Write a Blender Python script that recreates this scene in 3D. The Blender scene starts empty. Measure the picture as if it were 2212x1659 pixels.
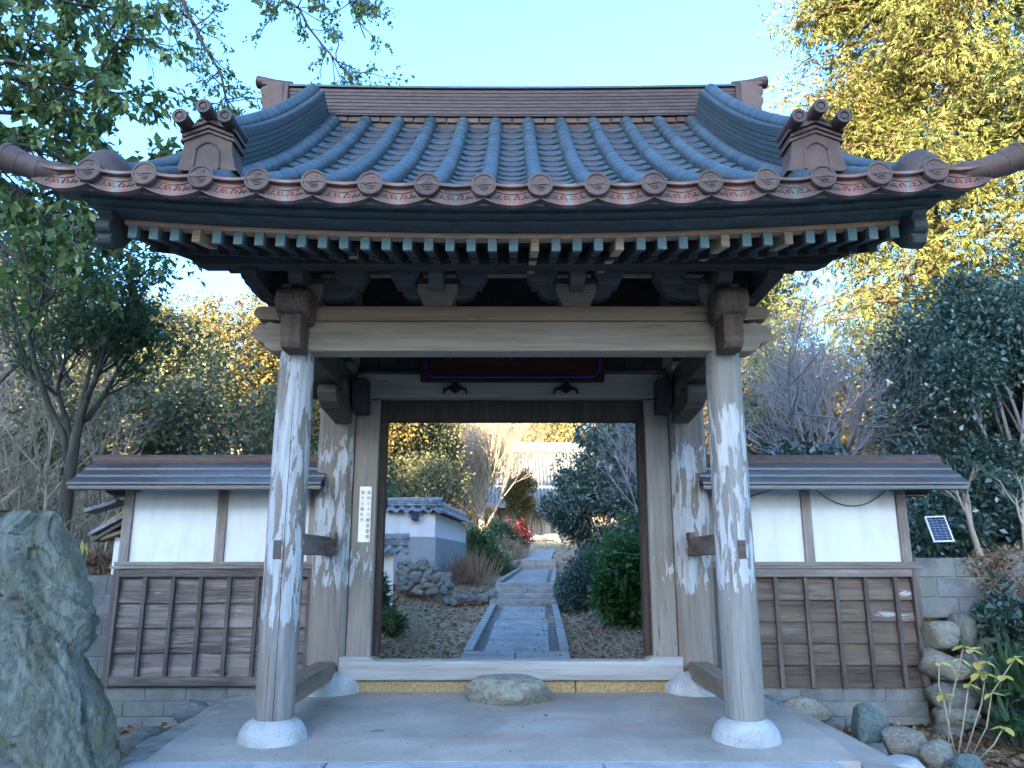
import bpy, math, random
import numpy as np
from mathutils import Vector, Matrix, noise
S = bpy.context.scene
C = S.collection
R = math.radians
# ------------------------------------------------------------------ camera
cd = bpy.data.cameras.new('camera')
cam = bpy.data.objects.new('camera', cd); C.objects.link(cam)
cam.location = (0, 0, 1.38); cam.rotation_euler = (R(90 + 13.0), 0, 0)
cd.sensor_fit = 'HORIZONTAL'; cd.sensor_width = 36.0; cd.lens = 1661.0 / 2212.0 * 36.0
cd.clip_start = 0.05; cd.clip_end = 2000
S.camera = cam
# ------------------------------------------------------------------ sky and sun
SUN_AZ, SUN_EL = 25.0, 9.0          # light travels away from the viewer, a little to the right
w = bpy.data.worlds.new('World'); S.world = w; w.use_nodes = True
wn = w.node_tree.nodes; bg = wn['Background']
sky = wn.new('ShaderNodeTexSky'); sky.sky_type = 'NISHITA'; sky.sun_disc = False
sky.sun_elevation = R(SUN_EL); sky.sun_rotation = R(180 + SUN_AZ)
sky.air_density = 1.0; sky.dust_density = 2.5; sky.ozone_density = 4.8; sky.altitude = 50
w.node_tree.links.new(sky.outputs[0], bg.inputs[0]); bg.inputs[1].default_value = 0.15
sd = bpy.data.lights.new('sun', 'SUN'); sd.energy = 3.0; sd.angle = R(0.5); sd.color = (1.0, 0.80, 0.52)
sun = bpy.data.objects.new('sun', sd); C.objects.link(sun)
a, e = R(SUN_AZ), R(SUN_EL)
sun.rotation_euler = Vector((math.sin(a)*math.cos(e), math.cos(a)*math.cos(e), -math.sin(e))).to_track_quat('-Z', 'Y').to_euler()
sun.location = (-20, -40, 30)
vs = S.view_settings; vs.view_transform = 'Standard'; vs.look = 'None'; vs.exposure = 3.72; vs.gamma = 1.0
vs.use_curve_mapping = False
S.render.engine = 'CYCLES'
S.cycles.use_denoising = True
S.cycles.max_bounces = 4; S.cycles.diffuse_bounces = 3; S.cycles.glossy_bounces = 2
S.cycles.use_adaptive_sampling = True; S.cycles.adaptive_threshold = .02
S.cycles.transmission_bounces = 4; S.cycles.transparent_max_bounces = 4
S.cycles.caustics_reflective = False; S.cycles.caustics_refractive = False

# ------------------------------------------------------------------ object helpers
def tag(o, label=None, cat=None, group=None, kind=None):
    if cat and not kind: kind = 'thing'
    for k, v in (('label', label), ('category', cat), ('group', group), ('kind', kind)):
        if v: o[k] = v
    return o
def setparent(o, p):
    if p is not None:
        o.parent = p
        if p.parent is None:
            o.matrix_parent_inverse = Matrix.Translation(p.location).inverted()
        else:
            o.matrix_parent_inverse = Matrix.Identity(4) if 'inst' not in p else p.matrix_basis.inverted()
def link(name, me, parent=None, matrix=None):
    o = bpy.data.objects.new(name, me); C.objects.link(o)
    if matrix is not None:
        o.matrix_basis = matrix
        if parent is not None: o['inst'] = 1
    setparent(o, parent)
    return o
def empty(name, loc, label=None, cat=None, group=None):
    o = bpy.data.objects.new(name, None); C.objects.link(o)
    o.location = loc; o.empty_display_size = 0.1
    return tag(o, label, cat, group)
def np_mesh(name, v, f, mat=None, smooth=False, attr=None):
    """v (N,3), f (M,k) numpy arrays"""
    me = bpy.data.meshes.new(name)
    v = np.asarray(v, np.float32); f = np.asarray(f, np.int32)
    k = f.shape[1]; me.vertices.add(len(v)); me.vertices.foreach_set('co', v.ravel())
    me.loops.add(f.size); me.loops.foreach_set('vertex_index', f.ravel())
    me.polygons.add(len(f)); me.polygons.foreach_set('loop_start', np.arange(0, f.size, k, dtype=np.int32))
    if smooth: me.polygons.foreach_set('use_smooth', np.ones(len(f), bool))
    if attr is not None:
        at = me.attributes.new('rnd', 'FLOAT', 'POINT'); at.data.foreach_set('value', np.asarray(attr, np.float32))
    me.update(calc_edges=True)
    if mat: me.materials.append(mat)
    return me

class MB:
    def __init__(s): s.v = []; s.f = []
    def add(s, v, f):
        n = len(s.v); s.v += [tuple(map(float, q)) for q in v]; s.f += [tuple(i + n for i in q) for q in f]; return s
    def box(s, x0, x1, y0, y1, z0, z1, c=0.0):
        if x0 > x1: x0, x1 = x1, x0
        if c <= 0:
            v = [(x, y, z) for x in (x0, x1) for y in (y0, y1) for z in (z0, z1)]
            return s.add(v, [(0,1,3,2), (4,6,7,5), (0,4,5,1), (2,3,7,6), (0,2,6,4), (1,5,7,3)])
        v = []; idx = {}
        P = ((x0, x1), (y0, y1), (z0, z1))
        for i in (0, 1):
            for j in (0, 1):
                for k in (0, 1):
                    for ax in range(3):
                        q = [P[0][i], P[1][j], P[2][k]]
                        sg = [1 - 2*i, 1 - 2*j, 1 - 2*k]
                        for b in range(3):
                            if b != ax: q[b] += sg[b]*c
                        idx[(i, j, k, ax)] = len(v); v.append(q)
        f = []
        for ax in range(3):
            for d in (0, 1):
                o = [b for b in range(3) if b != ax]
                q = []
                for (p, r) in ((0,0), (1,0), (1,1), (0,1)):
                    t = [0,0,0]; t[ax] = d; t[o[0]] = p; t[o[1]] = r
                    q.append(idx[(t[0], t[1], t[2], ax)])
                if (d == 0) ^ (ax == 1): q.reverse()
                f.append(q)
        for ax in range(3):
            o = [b for b in range(3) if b != ax]
            for p in (0, 1):
                for r in (0, 1):
                    q = []
                    for (d, bb) in ((0, o[0]), (1, o[0]), (1, o[1]), (0, o[1])):
                        t = [0,0,0]; t[ax] = d; t[o[0]] = p; t[o[1]] = r
                        q.append(idx[(t[0], t[1], t[2], bb)])
                    f.append(q)
        for i in (0, 1):
            for j in (0, 1):
                for k in (0, 1): f.append([idx[(i, j, k, b)] for b in range(3)])
        return s.add(v, f)
    def prism(s, poly, ax, a0, a1):
        """2-D polygon (other two axes in order) pushed along axis ax"""
        n = len(poly); o = [b for b in range(3) if b != ax]; v = []
        for a_ in (a0, a1):
            for (p, q) in poly:
                t = [0, 0, 0]; t[ax] = a_; t[o[0]] = p; t[o[1]] = q; v.append(t)
        f = [tuple(range(n))[::-1], tuple(range(n, 2*n))] + [(i, (i+1) % n, n + (i+1) % n, n + i) for i in range(n)]
        return s.add(v, f)
    def tube(s, path, rad, n=10, cap=True, squash=1.0):
        path = [Vector(p) for p in path]; m = len(path)
        if not hasattr(rad, '__len__'): rad = [rad]*m
        v = []; f = []
        for i, p in enumerate(path):
            t = (path[min(i+1, m-1)] - path[max(i-1, 0)]).normalized()
            u = t.cross(Vector((0, 0, 1)) if abs(t.z) < .9 else Vector((0, 1, 0))).normalized(); w_ = u.cross(t)
            for k in range(n):
                an = 2*math.pi*k/n
                v.append(p + rad[i]*(math.cos(an)*u + squash*math.sin(an)*w_))
        for i in range(m-1):
            for k in range(n):
                f.append((i*n+k, i*n+(k+1) % n, (i+1)*n+(k+1) % n, (i+1)*n+k))
        if cap: f += [tuple(range(n))[::-1], tuple(range((m-1)*n, m*n))]
        return s.add(v, f)
    def lathe(s, prof, n=24, M_=None):
        """profile [(r, z)] round z"""
        v = []; f = []; m = len(prof)
        for (r_, z) in prof:
            for k in range(n):
                an = 2*math.pi*k/n; v.append(Vector((r_*math.cos(an), r_*math.sin(an), z)))
        for i in range(m-1):
            for k in range(n): f.append((i*n+k, i*n+(k+1) % n, (i+1)*n+(k+1) % n, (i+1)*n+k))
        f += [tuple(range(n))[::-1], tuple(range((m-1)*n, m*n))]
        if M_ is not None: v = [M_ @ q for q in v]
        return s.add(v, f)
    def sweep(s, stations, prof):
        """profile points -> fn(station) list of points; stations list"""
        rows = [prof(t) for t in stations]; n = len(rows[0]); v = [p for r_ in rows for p in r_]
        f = [(i*n+k, i*n+(k+1) % n, (i+1)*n+(k+1) % n, (i+1)*n+k) for i in range(len(rows)-1) for k in range(n)]
        f += [tuple(range(n))[::-1], tuple(range((len(rows)-1)*n, len(rows)*n))]
        return s.add(v, f)
    def mesh(s, name, mat, smooth=False):
        me = bpy.data.meshes.new(name); me.from_pydata(s.v, [], s.f); 
        import bmesh
        bm = bmesh.new(); bm.from_mesh(me); bmesh.ops.recalc_face_normals(bm, faces=bm.faces); bm.to_mesh(me); bm.free()
        if smooth:
            me.polygons.foreach_set('use_smooth', np.ones(len(me.polygons), bool))
            if smooth != True: me.set_sharp_from_angle(angle=R(smooth))
        me.materials.append(mat)
        return me
    def build(s, name, mat, parent=None, smooth=False, bevel=0):
        o = link(name, s.mesh(name, mat, smooth), parent)
        if bevel:
            b = o.modifiers.new('edge', 'BEVEL'); b.width = bevel; b.segments = 2; b.limit_method = 'ANGLE'; b.angle_limit = R(40)
        return o
def BX(name, mat, parent, *a, c=0.006): return MB().box(*a, c=c).build(name, mat, parent)

# ------------------------------------------------------------------ materials
class NT:
    def __init__(s, name, rough=0.8, spec=0.3):
        s.m = bpy.data.materials.new(name); s.m.use_nodes = True; s.t = s.m.node_tree; s.n = s.t.nodes
        s.b = s.n['Principled BSDF']; s.b.inputs['Roughness'].default_value = rough
        s.b.inputs['Specular IOR Level'].default_value = spec
        s.co = None
    def L(s, a_, b_): s.t.links.new(a_, b_)
    def new(s, ty, **k):
        q = s.n.new(ty)
        for kk, v in k.items(): setattr(q, kk, v)
        return q
    def coords(s, scale=(1, 1, 1), rand=True):
        tc = s.new('ShaderNodeTexCoord'); src = tc.outputs['Object']
        if rand:
            oi = s.new('ShaderNodeObjectInfo'); mu = s.new('ShaderNodeMath', operation='MULTIPLY'); mu.inputs[1].default_value = 37.0
            s.L(oi.outputs['Random'], mu.inputs[0])
            ad = s.new('ShaderNodeVectorMath', operation='ADD'); s.L(src, ad.inputs[0]); s.L(mu.outputs[0], ad.inputs[1]); src = ad.outputs[0]
        mp = s.new('ShaderNodeMapping'); mp.inputs['Scale'].default_value = scale; s.L(src, mp.inputs[0])
        return mp.outputs[0]
    def noise(s, co, scale, detail=4, rough=.6, dist=0.0):
        q = s.new('ShaderNodeTexNoise'); q.inputs['Scale'].default_value = scale; q.inputs['Detail'].default_value = detail
        q.inputs['Roughness'].default_value = rough; q.inputs['Distortion'].default_value = dist
        if co is not None: s.L(co, q.inputs['Vector'])
        return q.outputs['Fac']
    def ramp(s, fac, stops):
        q = s.new('ShaderNodeValToRGB'); el = q.color_ramp.elements
        el[0].position = stops[0][0]; el[1].position = stops[-1][0]
        for p, c in stops[1:-1]: el.new(p)
        for e_, (p, c) in zip(el, stops):
            e_.color = (c, c, c, 1) if not hasattr(c, '__len__') else (*c, 1)
        s.L(fac, q.inputs[0]); return q.outputs[0]
    def mix(s, fac, a_, b_, mode='MIX'):
        q = s.new('ShaderNodeMix', data_type='RGBA', blend_type=mode)
        for i, v in ((0, fac), (6, a_), (7, b_)):
            if hasattr(v, 'is_linked'): s.L(v, q.inputs[i])
            elif hasattr(v, '__len__'): q.inputs[i].default_value = (*v, 1)
            else: q.inputs[i].default_value = v
        return q.outputs[2]
    def math(s, op, a_, b_=0.0, clamp=False):
        q = s.new('ShaderNodeMath', operation=op, use_clamp=clamp)
        for i, v in ((0, a_), (1, b_)):
            if hasattr(v, 'is_linked'): s.L(v, q.inputs[i])
            else: q.inputs[i].default_value = v
        return q.outputs[0]
    def bump(s, h, strength=.4, dist=.01):
        q = s.new('ShaderNodeBump'); q.inputs['Strength'].default_value = strength; q.inputs['Distance'].default_value = dist
        s.L(h, q.inputs['Height']); s.L(q.outputs[0], s.b.inputs['Normal'])
    def col(s, c):
        if hasattr(c, 'is_linked'): s.L(c, s.b.inputs['Base Color'])
        else: s.b.inputs['Base Color'].default_value = (*c, 1)
    def sep(s, co):
        q = s.new('ShaderNodeSeparateXYZ'); s.L(co, q.inputs[0]); return q.outputs
    def world_z(s):
        g = s.new('ShaderNodeNewGeometry'); return s.sep(g.outputs['Position'])

def wood(name, c0, c1, c2, axis, fine=26, stain=None, stain_amt=.5, bump=.5, rough=.85, peel=None, scale=1.0, cracks=True, vary=0, wear=None):
    n = NT(name, rough, .2)
    sc = [1, 1, 1]; sc[axis] = .055
    co = n.coords(tuple(q*scale for q in sc)); 
    g = n.noise(co, fine, 6, .7, .6); g2 = n.noise(co, fine*.3, 3, .55, 1.2)
    f = n.math('ADD', n.math('MULTIPLY', g, .6), n.math('MULTIPLY', g2, .4))
    c = n.ramp(f, [(.32, c0), (.5, c1), (.68, c2)])
    big = n.coords(tuple((.35 if i == axis else 1) for i in range(3)))
    st = n.noise(big, 3.2, 4, .6)
    if stain: c = n.mix(n.math('MULTIPLY', n.ramp(st, [(.42, 0.0), (.66, 1.0)]), stain_amt), c, stain)
    h = f
    if cracks:
        ck = n.noise(n.coords(tuple((.028 if i == axis else 1) for i in range(3))), 20, 2, .5)
        k = n.ramp(n.math('ABSOLUTE', n.math('SUBTRACT', ck, .52)), [(0.0, 1.0), (.008, 0.0)])
        k = n.math('MULTIPLY', k, n.ramp(n.noise(big, 2.1, 2, .5), [(.5, 0.0), (.6, 1.0)]))
        c = n.mix(n.math('MULTIPLY', k, .75), c, tuple(q*.18 for q in c0)); h = n.math('SUBTRACT', f, n.math('MULTIPLY', k, .8))
    if peel:
        pc, z0, z1, amt, psc = peel
        pco = n.coords((1, 1, .19)); pn = n.noise(pco, psc*1.35, 7, .62, .6); pn2 = n.noise(n.coords((1, 1, .5)), 3.0, 2, .5)
        z = n.world_z()[2]
        win = n.ramp(n.math('DIVIDE', z, 4.0), [(z0/4-.06, 0.0), (z0/4, 1.0), (z1/4-.02, 1.0), (z1/4+.09, 0.0)])
        v = n.math('ADD', n.math('ADD', n.math('MULTIPLY', pn, 1.5), n.math('MULTIPLY', pn2, .5)), n.math('MULTIPLY', win, .5))
        m = n.ramp(n.math('MULTIPLY', v, .4), [(amt*.4, 0.0), (amt*.4 + .005, 1.0)])
        pcol = n.mix(n.ramp(n.noise(co, fine*1.6, 6, .75), [(.35, 0.0), (.6, 1.0)]), tuple(q*.62 for q in pc), pc)
        c = n.mix(m, c, pcol); h = n.math('ADD', n.math('MULTIPLY', h, .5), n.math('MULTIPLY', m, .55))
    if wear:
        wn_ = n.noise(n.coords(tuple((.22 if i == axis else 1) for i in range(3))), wear[1], 6, .6, .6)
        c = n.mix(n.math('MULTIPLY', n.ramp(wn_, [(wear[2], 0.0), (wear[2] + .03, 1.0)]), n.ramp(g, [(.35, .2), (.6, .9)])), c, wear[0])
    if vary:
        oi = n.new('ShaderNodeObjectInfo'); g_ = n.math('ADD', 1 - vary, n.math('MULTIPLY', oi.outputs['Random'], 2*vary))
        cm = n.new('ShaderNodeCombineXYZ')
        for i_ in range(3): n.L(g_, cm.inputs[i_])
        c = n.mix(1.0, c, cm.outputs[0], 'MULTIPLY')
    n.col(c); n.bump(h, bump, .012)
    return n.m

def stone(name, c0, c1, c2, scale=6, speck=0.0, bump=.6, rough=.85, moss=None, rand=True):
    n = NT(name, rough, .3); co = n.coords(rand=rand)
    f = n.noise(co, scale, 8, .65, .4); c = n.ramp(f, [(.3, c0), (.5, c1), (.7, c2)])
    h = f
    if speck:
        sp = n.noise(co, 220, 2, .5); c = n.mix(n.math('MULTIPLY', n.ramp(sp, [(.45, 0.0), (.6, 1.0)]), speck), c, tuple(q*.45 for q in c0))
        h = n.math('ADD', f, n.math('MULTIPLY', sp, .3))
    if moss:
        mm = n.ramp(n.noise(co, scale*.6, 5, .6), [(.5, 0.0), (.64, 1.0)]); c = n.mix(n.math('MULTIPLY', mm, .7), c, moss)
    n.col(c); n.bump(h, bump, .02)
    return n.m

def copper(name, c0, c1, green=0.25, metal=.0, rough=.38, gcol=(.13, .24, .22), spec=.9):
    n = NT(name, rough, .5); co = n.coords()
    f = n.noise(co, 9, 5, .6); c = n.ramp(f, [(.3, c0), (.7, c1)])
    g = n.ramp(n.noise(n.coords((1, 1, .35)), 6, 6, .65), [(.56, 0.0), (.72, 1.0)]); gm = n.math('MULTIPLY', g, green)
    c = n.mix(gm, c, gcol)
    oi = n.new('ShaderNodeObjectInfo'); g_ = n.math('ADD', .78, n.math('MULTIPLY', oi.outputs['Random'], .44)); cm = n.new('ShaderNodeCombineXYZ')
    for i_ in range(3): n.L(g_, cm.inputs[i_])
    c = n.mix(1.0, c, cm.outputs[0], 'MULTIPLY')
    c = n.mix(n.ramp(n.noise(co, 130, 3, .6), [(.66, 0.0), (.74, .5)]), c, (.30,.32,.31))
    n.col(c); n.L(n.math('SUBTRACT', metal, n.math('MULTIPLY', gm, metal)), n.b.inputs['Metallic'])
    n.L(n.math('ADD', rough - .1, n.math('MULTIPLY', n.noise(co, 30, 4, .6), .25)), n.b.inputs['Roughness'])
    n.b.inputs['Specular IOR Level'].default_value = spec; n.b.inputs['IOR'].default_value = 1.7 if spec > .5 else 1.5
    n.bump(n.noise(co, 14, 3, .5), .12, .01)
    return n.m

def leafmat(name, c0, c1, c2=None, rough=.5, trans=.3, spec=.4):
    n = NT(name, rough, spec); at = n.new('ShaderNodeAttribute', attribute_name='rnd')
    c = n.ramp(at.outputs['Fac'], [(0.0, c0), (.6, c1), (1.0, c2 or c1)])
    n.col(c)
    tr = n.new('ShaderNodeBsdfTranslucent'); n.L(c, tr.inputs[0])
    mx = n.new('ShaderNodeMixShader'); mx.inputs[0].default_value = trans
    n.L(n.b.outputs[0], mx.inputs[1]); n.L(tr.outputs[0], mx.inputs[2]); n.L(mx.outputs[0], n.n['Material Output'].inputs[0])
    return n.m
def plain(name, c, rough=.6, metal=0, spec=.4, var=.15):
    n = NT(name, rough, spec); co = n.coords()
    f = n.noise(co, 7, 5, .6)
    n.col(n.mix(f, tuple(q*(1-var) for q in c), tuple(min(1, q*(1+var)) for q in c))); n.b.inputs['Metallic'].default_value = metal
    return n.m

M = {}
M['beam'] = wood('weathered_beam', (0.167,0.122,0.083), (0.258,0.198,0.141), (0.340,0.273,0.201), 0, stain=(.30,.25,.195), stain_amt=.5)
M['beam_brown'] = wood('brown_beam', (.19,.115,.065), (.295,.185,.11), (.38,.255,.16), 0, stain=(.26,.19,.13), stain_amt=.5)
M['beam_y'] = wood('tie_beam_wood', (0.110,0.077,0.055), (0.198,0.149,0.110), (0.297,0.242,0.187), 1, stain=(.12,.13,.07), stain_amt=.35)
M['sill'] = wood('silvered_sill', (0.187,0.170,0.153), (0.315,0.297,0.276), (0.408,0.387,0.365), 0, stain=(.32,.28,.23), stain_amt=.4)
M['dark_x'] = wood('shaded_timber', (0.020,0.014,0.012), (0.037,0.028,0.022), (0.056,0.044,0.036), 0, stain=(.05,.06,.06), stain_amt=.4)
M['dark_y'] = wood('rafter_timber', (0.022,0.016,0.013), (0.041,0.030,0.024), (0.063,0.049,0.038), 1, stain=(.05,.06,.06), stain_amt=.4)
M['nose'] = wood('carved_end_grain', (0.052,0.034,0.024), (0.103,0.069,0.050), (0.159,0.117,0.089), 2, fine=18, bump=.8)
M['tan_end'] = wood('bare_rafter_end', (.20,.13,.08), (.32,.22,.14), (.42,.31,.21), 0)
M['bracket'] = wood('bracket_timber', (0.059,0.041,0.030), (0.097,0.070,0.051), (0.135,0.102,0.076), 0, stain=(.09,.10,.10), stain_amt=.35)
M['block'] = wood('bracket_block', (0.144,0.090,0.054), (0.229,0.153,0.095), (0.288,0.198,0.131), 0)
M['col_fl'] = wood('front_post_wood', (0.113,0.093,0.077), (0.204,0.181,0.160), (0.287,0.269,0.253), 2, peel=((.43,.425,.415), 1.0, 2.95, 1.42, 11), stain=(.22,.14,.09), stain_amt=.45)
M['col_fr'] = wood('peeling_post_wood', (0.125,0.111,0.095), (0.225,0.210,0.190), (0.300,0.290,0.271), 2, peel=((.47,.465,.455), 1.25, 2.5, 1.49, 13), stain=(.22,.20,.14), stain_amt=.5)
M['col_b'] = wood('main_post_wood', (0.112,0.092,0.077), (0.190,0.162,0.140), (0.260,0.232,0.204), 2, peel=((.44,.435,.425), 1.2, 2.45, 1.47, 14), stain=(.24,.17,.11), stain_amt=.5)
M['frame'] = wood('door_frame_wood', (0.145,0.123,0.101), (0.222,0.191,0.161), (0.287,0.255,0.218), 2, peel=((.50,.495,.485), 1.2, 1.5, 1.58, 14), stain=(.24,.19,.14), stain_amt=.4)
M['darkframe'] = wood('dark_door_stop', (.03,.022,.018), (.055,.04,.032), (.085,.066,.052), 2)
M['plank_l'] = wood('old_weatherboard', (.040,.030,.026), (.10,.076,.066), (.25,.21,.185), 0, fine=34, stain=(.23,.19,.16), stain_amt=.65, bump=.8, vary=.35, wear=((.36,.35,.33), 5.0, .66))
M['plank_r'] = wood('brown_weatherboard', (.050,.036,.029), (.115,.084,.067), (.205,.16,.13), 0, fine=34, stain=(.18,.14,.095), stain_amt=.6, bump=.8, vary=.35, wear=((.42,.40,.385), 4.0, .64))
M['batten'] = wood('batten_wood', (.05,.038,.033), (.10,.078,.068), (.17,.14,.12), 2, fine=30, vary=.25)
M['orange_batten'] = wood('new_batten_wood', (.26,.14,.075), (.36,.21,.12), (.44,.28,.17), 0, cracks=False)
M['rail'] = wood('grey_rail_wood', (.12,.095,.08), (.22,.185,.16), (.33,.29,.255), 0, stain=(.12,.09,.075), stain_amt=.6)
M['post'] = wood('wall_post_wood', (.12,.095,.075), (.22,.18,.15), (.33,.28,.245), 2, stain=(.42,.41,.40), stain_amt=.4)
M['copper'] = copper('copper_tile', (.026,.040,.044), (.046,.063,.065), .18, .0, .48, (.09,.14,.135), .5)
M['copper_dk'] = copper('copper_ridge', (.045,.027,.023), (.078,.049,.042), .10, .0, .5, (.10,.16,.15), .3)
M['copper_green'] = copper('patina_copper', (.028,.034,.032), (.045,.056,.052), .7, .0, .6, (.05,.115,.105), .3)
M['patina'] = plain('verdigris', (.105,.165,.165), .6, .1, var=.25)
M['wallroof'] = copper('wall_roof_copper', (.032,.034,.040), (.062,.052,.054), .22, .0, .40, (.08,.14,.13), .6)
M['red_panel'] = wood('red_plaque_wood', (0.019,0.004,0.003), (0.036,0.008,0.005), (0.050,0.014,0.008), 0)
M['blue'] = plain('blue_paint', (.004,.006,.10), .45)
M['iron'] = plain('black_iron', (.012,.012,.013), .45, .6)
M['granite'] = stone('granite', (.30,.30,.295), (.42,.42,.41), (.52,.52,.51), 5, .55, .4)
M['yellow_stone'] = stone('pebbled_footing', (.25,.16,.06), (.42,.29,.13), (.55,.42,.24), 45, .3, 1.0)
M['boulder'] = stone('boulder_stone', (.10,.10,.085), (.19,.185,.155), (.29,.285,.245), 5, .12, .9, moss=(.17,.17,.11))
M['pale_boulder'] = stone('lichen_stone', (.16,.14,.11), (.27,.24,.19), (.40,.38,.32), 6, .12, .9, moss=(.34,.36,.26))
M['green_boulder'] = stone('green_stone', (.06,.09,.085), (.12,.16,.15), (.19,.24,.225), 5, .1, .8)
M['brown_boulder'] = stone('brown_stone', (.08,.05,.04), (.14,.095,.08), (.22,.16,.14), 5, .1, .8)
M['block'+'_c'] = stone('concrete_block', (.085,.085,.082), (.14,.14,.135), (.20,.20,.19), 4, .25, .4, moss=(.10,.11,.085))
M['block_l'] = stone('concrete_block_light', (.11,.11,.105), (.175,.175,.165), (.25,.25,.235), 4, .25, .4, moss=(.17,.18,.13))
M['mortar'] = stone('mortar', (.13,.13,.12), (.19,.19,.18), (.24,.24,.23), 20, .2, .5)
M['tileold'] = stone('old_roof_tile', (.10,.11,.12), (.19,.20,.21), (.32,.33,.33), 7, .1, .4, rough=.6)
def plaster_mat(name, c, dirt=.12):
    n = NT(name, .9, .15); co = n.coords(rand=False)
    f = n.noise(co, 2.2, 6, .6); st = n.noise(n.coords((1, 1, .25), False), 7, 5, .6)
    c2 = n.mix(n.ramp(f, [(.35, 0.0), (.75, 1.0)]), c, tuple(q*(1-dirt) for q in c))
    c2 = n.mix(n.math('MULTIPLY', n.ramp(st, [(.46, 0.0), (.72, 1.0)]), .38), c2, tuple(q*.66 for q in c))
    n.col(c2); n.bump(n.noise(co, 60, 4, .6), .15, .004); return n.m
M['plaster'] = plaster_mat('white_plaster', (.70,.69,.67))
M['grey_plaster'] = plaster_mat('grey_mortar_render', (.30,.31,.32), .2)
M['hall_plaster'] = plaster_mat('hall_wall', (.62,.55,.44))
def slab_mat():
    n = NT('stained_concrete', .85, .25); co = n.coords(rand=False)
    f = n.noise(co, 1.3, 7, .62, .5); c = n.ramp(f, [(.3, (.235,.205,.17)), (.5, (.315,.28,.235)), (.7, (.385,.345,.295))])
    r = n.ramp(n.noise(n.coords((.5, 1.6, 1), False), 1.7, 4, .6), [(.52, 0.0), (.70, 1.0)])
    c = n.mix(n.math('MULTIPLY', r, .7), c, (.30,.20,.155))
    blot = n.noise(co, 4.5, 8, .7, .8); c = n.mix(n.ramp(blot, [(.52, 0.0), (.70, .28)]), c, (.19,.165,.14))
    c = n.mix(n.ramp(n.noise(co, 2.2, 6, .7), [(.56, 0.0), (.70, .3)]), c, (.41,.375,.325))
    fine = n.noise(co, 70, 4, .6); c = n.mix(n.ramp(fine, [(.58, 0.0), (.70, .65)]), c, (.11,.10,.09))
    pass
    n.col(c); n.bump(n.math('ADD', fine, n.math('MULTIPLY', f, 2.0)), .25, .006); return n.m
M['slab'] = slab_mat()
def litter_mat():
    n = NT('leaf_litter_ground', .95, .1); co = n.coords(rand=False)
    vo = n.new('ShaderNodeTexVoronoi'); vo.inputs['Scale'].default_value = 22; n.L(co, vo.inputs['Vector'])
    vc = n.sep(vo.outputs['Color'])[0]
    c = n.ramp(vc, [(.0, (.12,.072,.042)), (.35, (.24,.155,.092)), (.7, (.36,.255,.16)), (1.0, (.45,.34,.225))])
    g = n.noise(co, .9, 6, .65); c = n.mix(n.ramp(g, [(.50, 0.0), (.68, .75)]), c, (.16,.15,.05))
    d = n.noise(co, .5, 4, .6); c = n.mix(n.ramp(d, [(.45, 0.0), (.7, .7)]), c, (.33,.25,.15))
    n.col(c); n.bump(n.math('ADD', n.noise(co, 30, 6, .7), vc), .9, .03); return n.m
M['litter'] = litter_mat()
def schist_mat():
    n = NT('green_schist', .62, .35); co = n.coords((1.0, 1.0, .55), False)
    mp = n.new('ShaderNodeMapping'); mp.inputs['Rotation'].default_value = (0, R(28), 0); mp.inputs['Scale'].default_value = (2.2, 1, .7); n.L(co, mp.inputs[0])
    f = n.noise(mp.outputs[0], 2.6, 10, .68, 1.4); g = n.noise(co, 1.4, 6, .6, .8)
    c = n.ramp(f, [(.30, (.15,.175,.125)), (.44, (.29,.31,.235)), (.56, (.41,.42,.33)), (.70, (.58,.58,.49))])
    c = n.mix(n.ramp(g, [(.50, 0.0), (.62, .75)]), c, (.155,.145,.07))
    c = n.mix(n.ramp(n.noise(co, 3.3, 6, .6), [(.58, 0.0), (.72, .6)]), c, (.14,.15,.15))
    vn = n.ramp(n.math('ABSOLUTE', n.math('SUBTRACT', n.noise(mp.outputs[0], 1.7, 8, .6, .6), .5)), [(0.0, .4), (.006, 0.0)])
    c = n.mix(vn, c, (.40,.42,.40))
    fin = n.noise(mp.outputs[0], 22, 12, .8, 1.2); fin2 = n.noise(co, 60, 8, .75, .5)
    c = n.mix(n.math('MULTIPLY', n.ramp(fin, [(.38, 1.0), (.5, 0.0)]), .6), c, (.085,.10,.08))
    c = n.mix(n.ramp(fin, [(.53, 0.0), (.62, .7)]), c, (.50,.52,.47))
    c = n.mix(n.ramp(n.noise(co, 2.3, 7, .7, .5), [(.54, 0.0), (.62, .6)]), c, (.26,.225,.11))
    c = n.mix(n.ramp(fin2, [(.58, 0.0), (.70, .5)]), c, (.04,.045,.04))
    hh = n.math('ADD', n.math('ADD', f, n.math('MULTIPLY', fin, 1.2)), n.math('MULTIPLY', fin2, .5))
    n.col(c); n.bump(hh, 1.0, .07); return n.m
M['schist'] = schist_mat()
M['path_granite'] = stone('path_granite', (.20,.195,.18), (.29,.28,.26), (.37,.36,.335), 5, .45, .5, moss=(.20,.19,.13))
M['paving'] = stone('worn_paving', (.17,.165,.15), (.255,.245,.225), (.36,.35,.325), 2.5, .25, .35)
M['paving_dark'] = stone('pebble_border', (.07,.07,.068), (.12,.12,.115), (.19,.19,.18), 40, .3, .8)
M['bark'] = wood('tree_bark', (.028,.024,.020), (.06,.052,.043), (.12,.11,.095), 2, fine=14, stain=(.12,.14,.10), stain_amt=.5, bump=1.0, cracks=False)
M['twig'] = plain('grey_twig', (.24,.215,.21), .8, var=.3)
M['twig_pale'] = plain('pale_twig', (.33,.27,.20), .8, var=.3)
M['twig_dark'] = plain('dark_twig', (.055,.045,.04), .8, var=.3)
M['bark_red'] = wood('cedar_bark', (.07,.04,.028), (.13,.08,.055), (.19,.13,.095), 2, fine=16, cracks=False)

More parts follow.
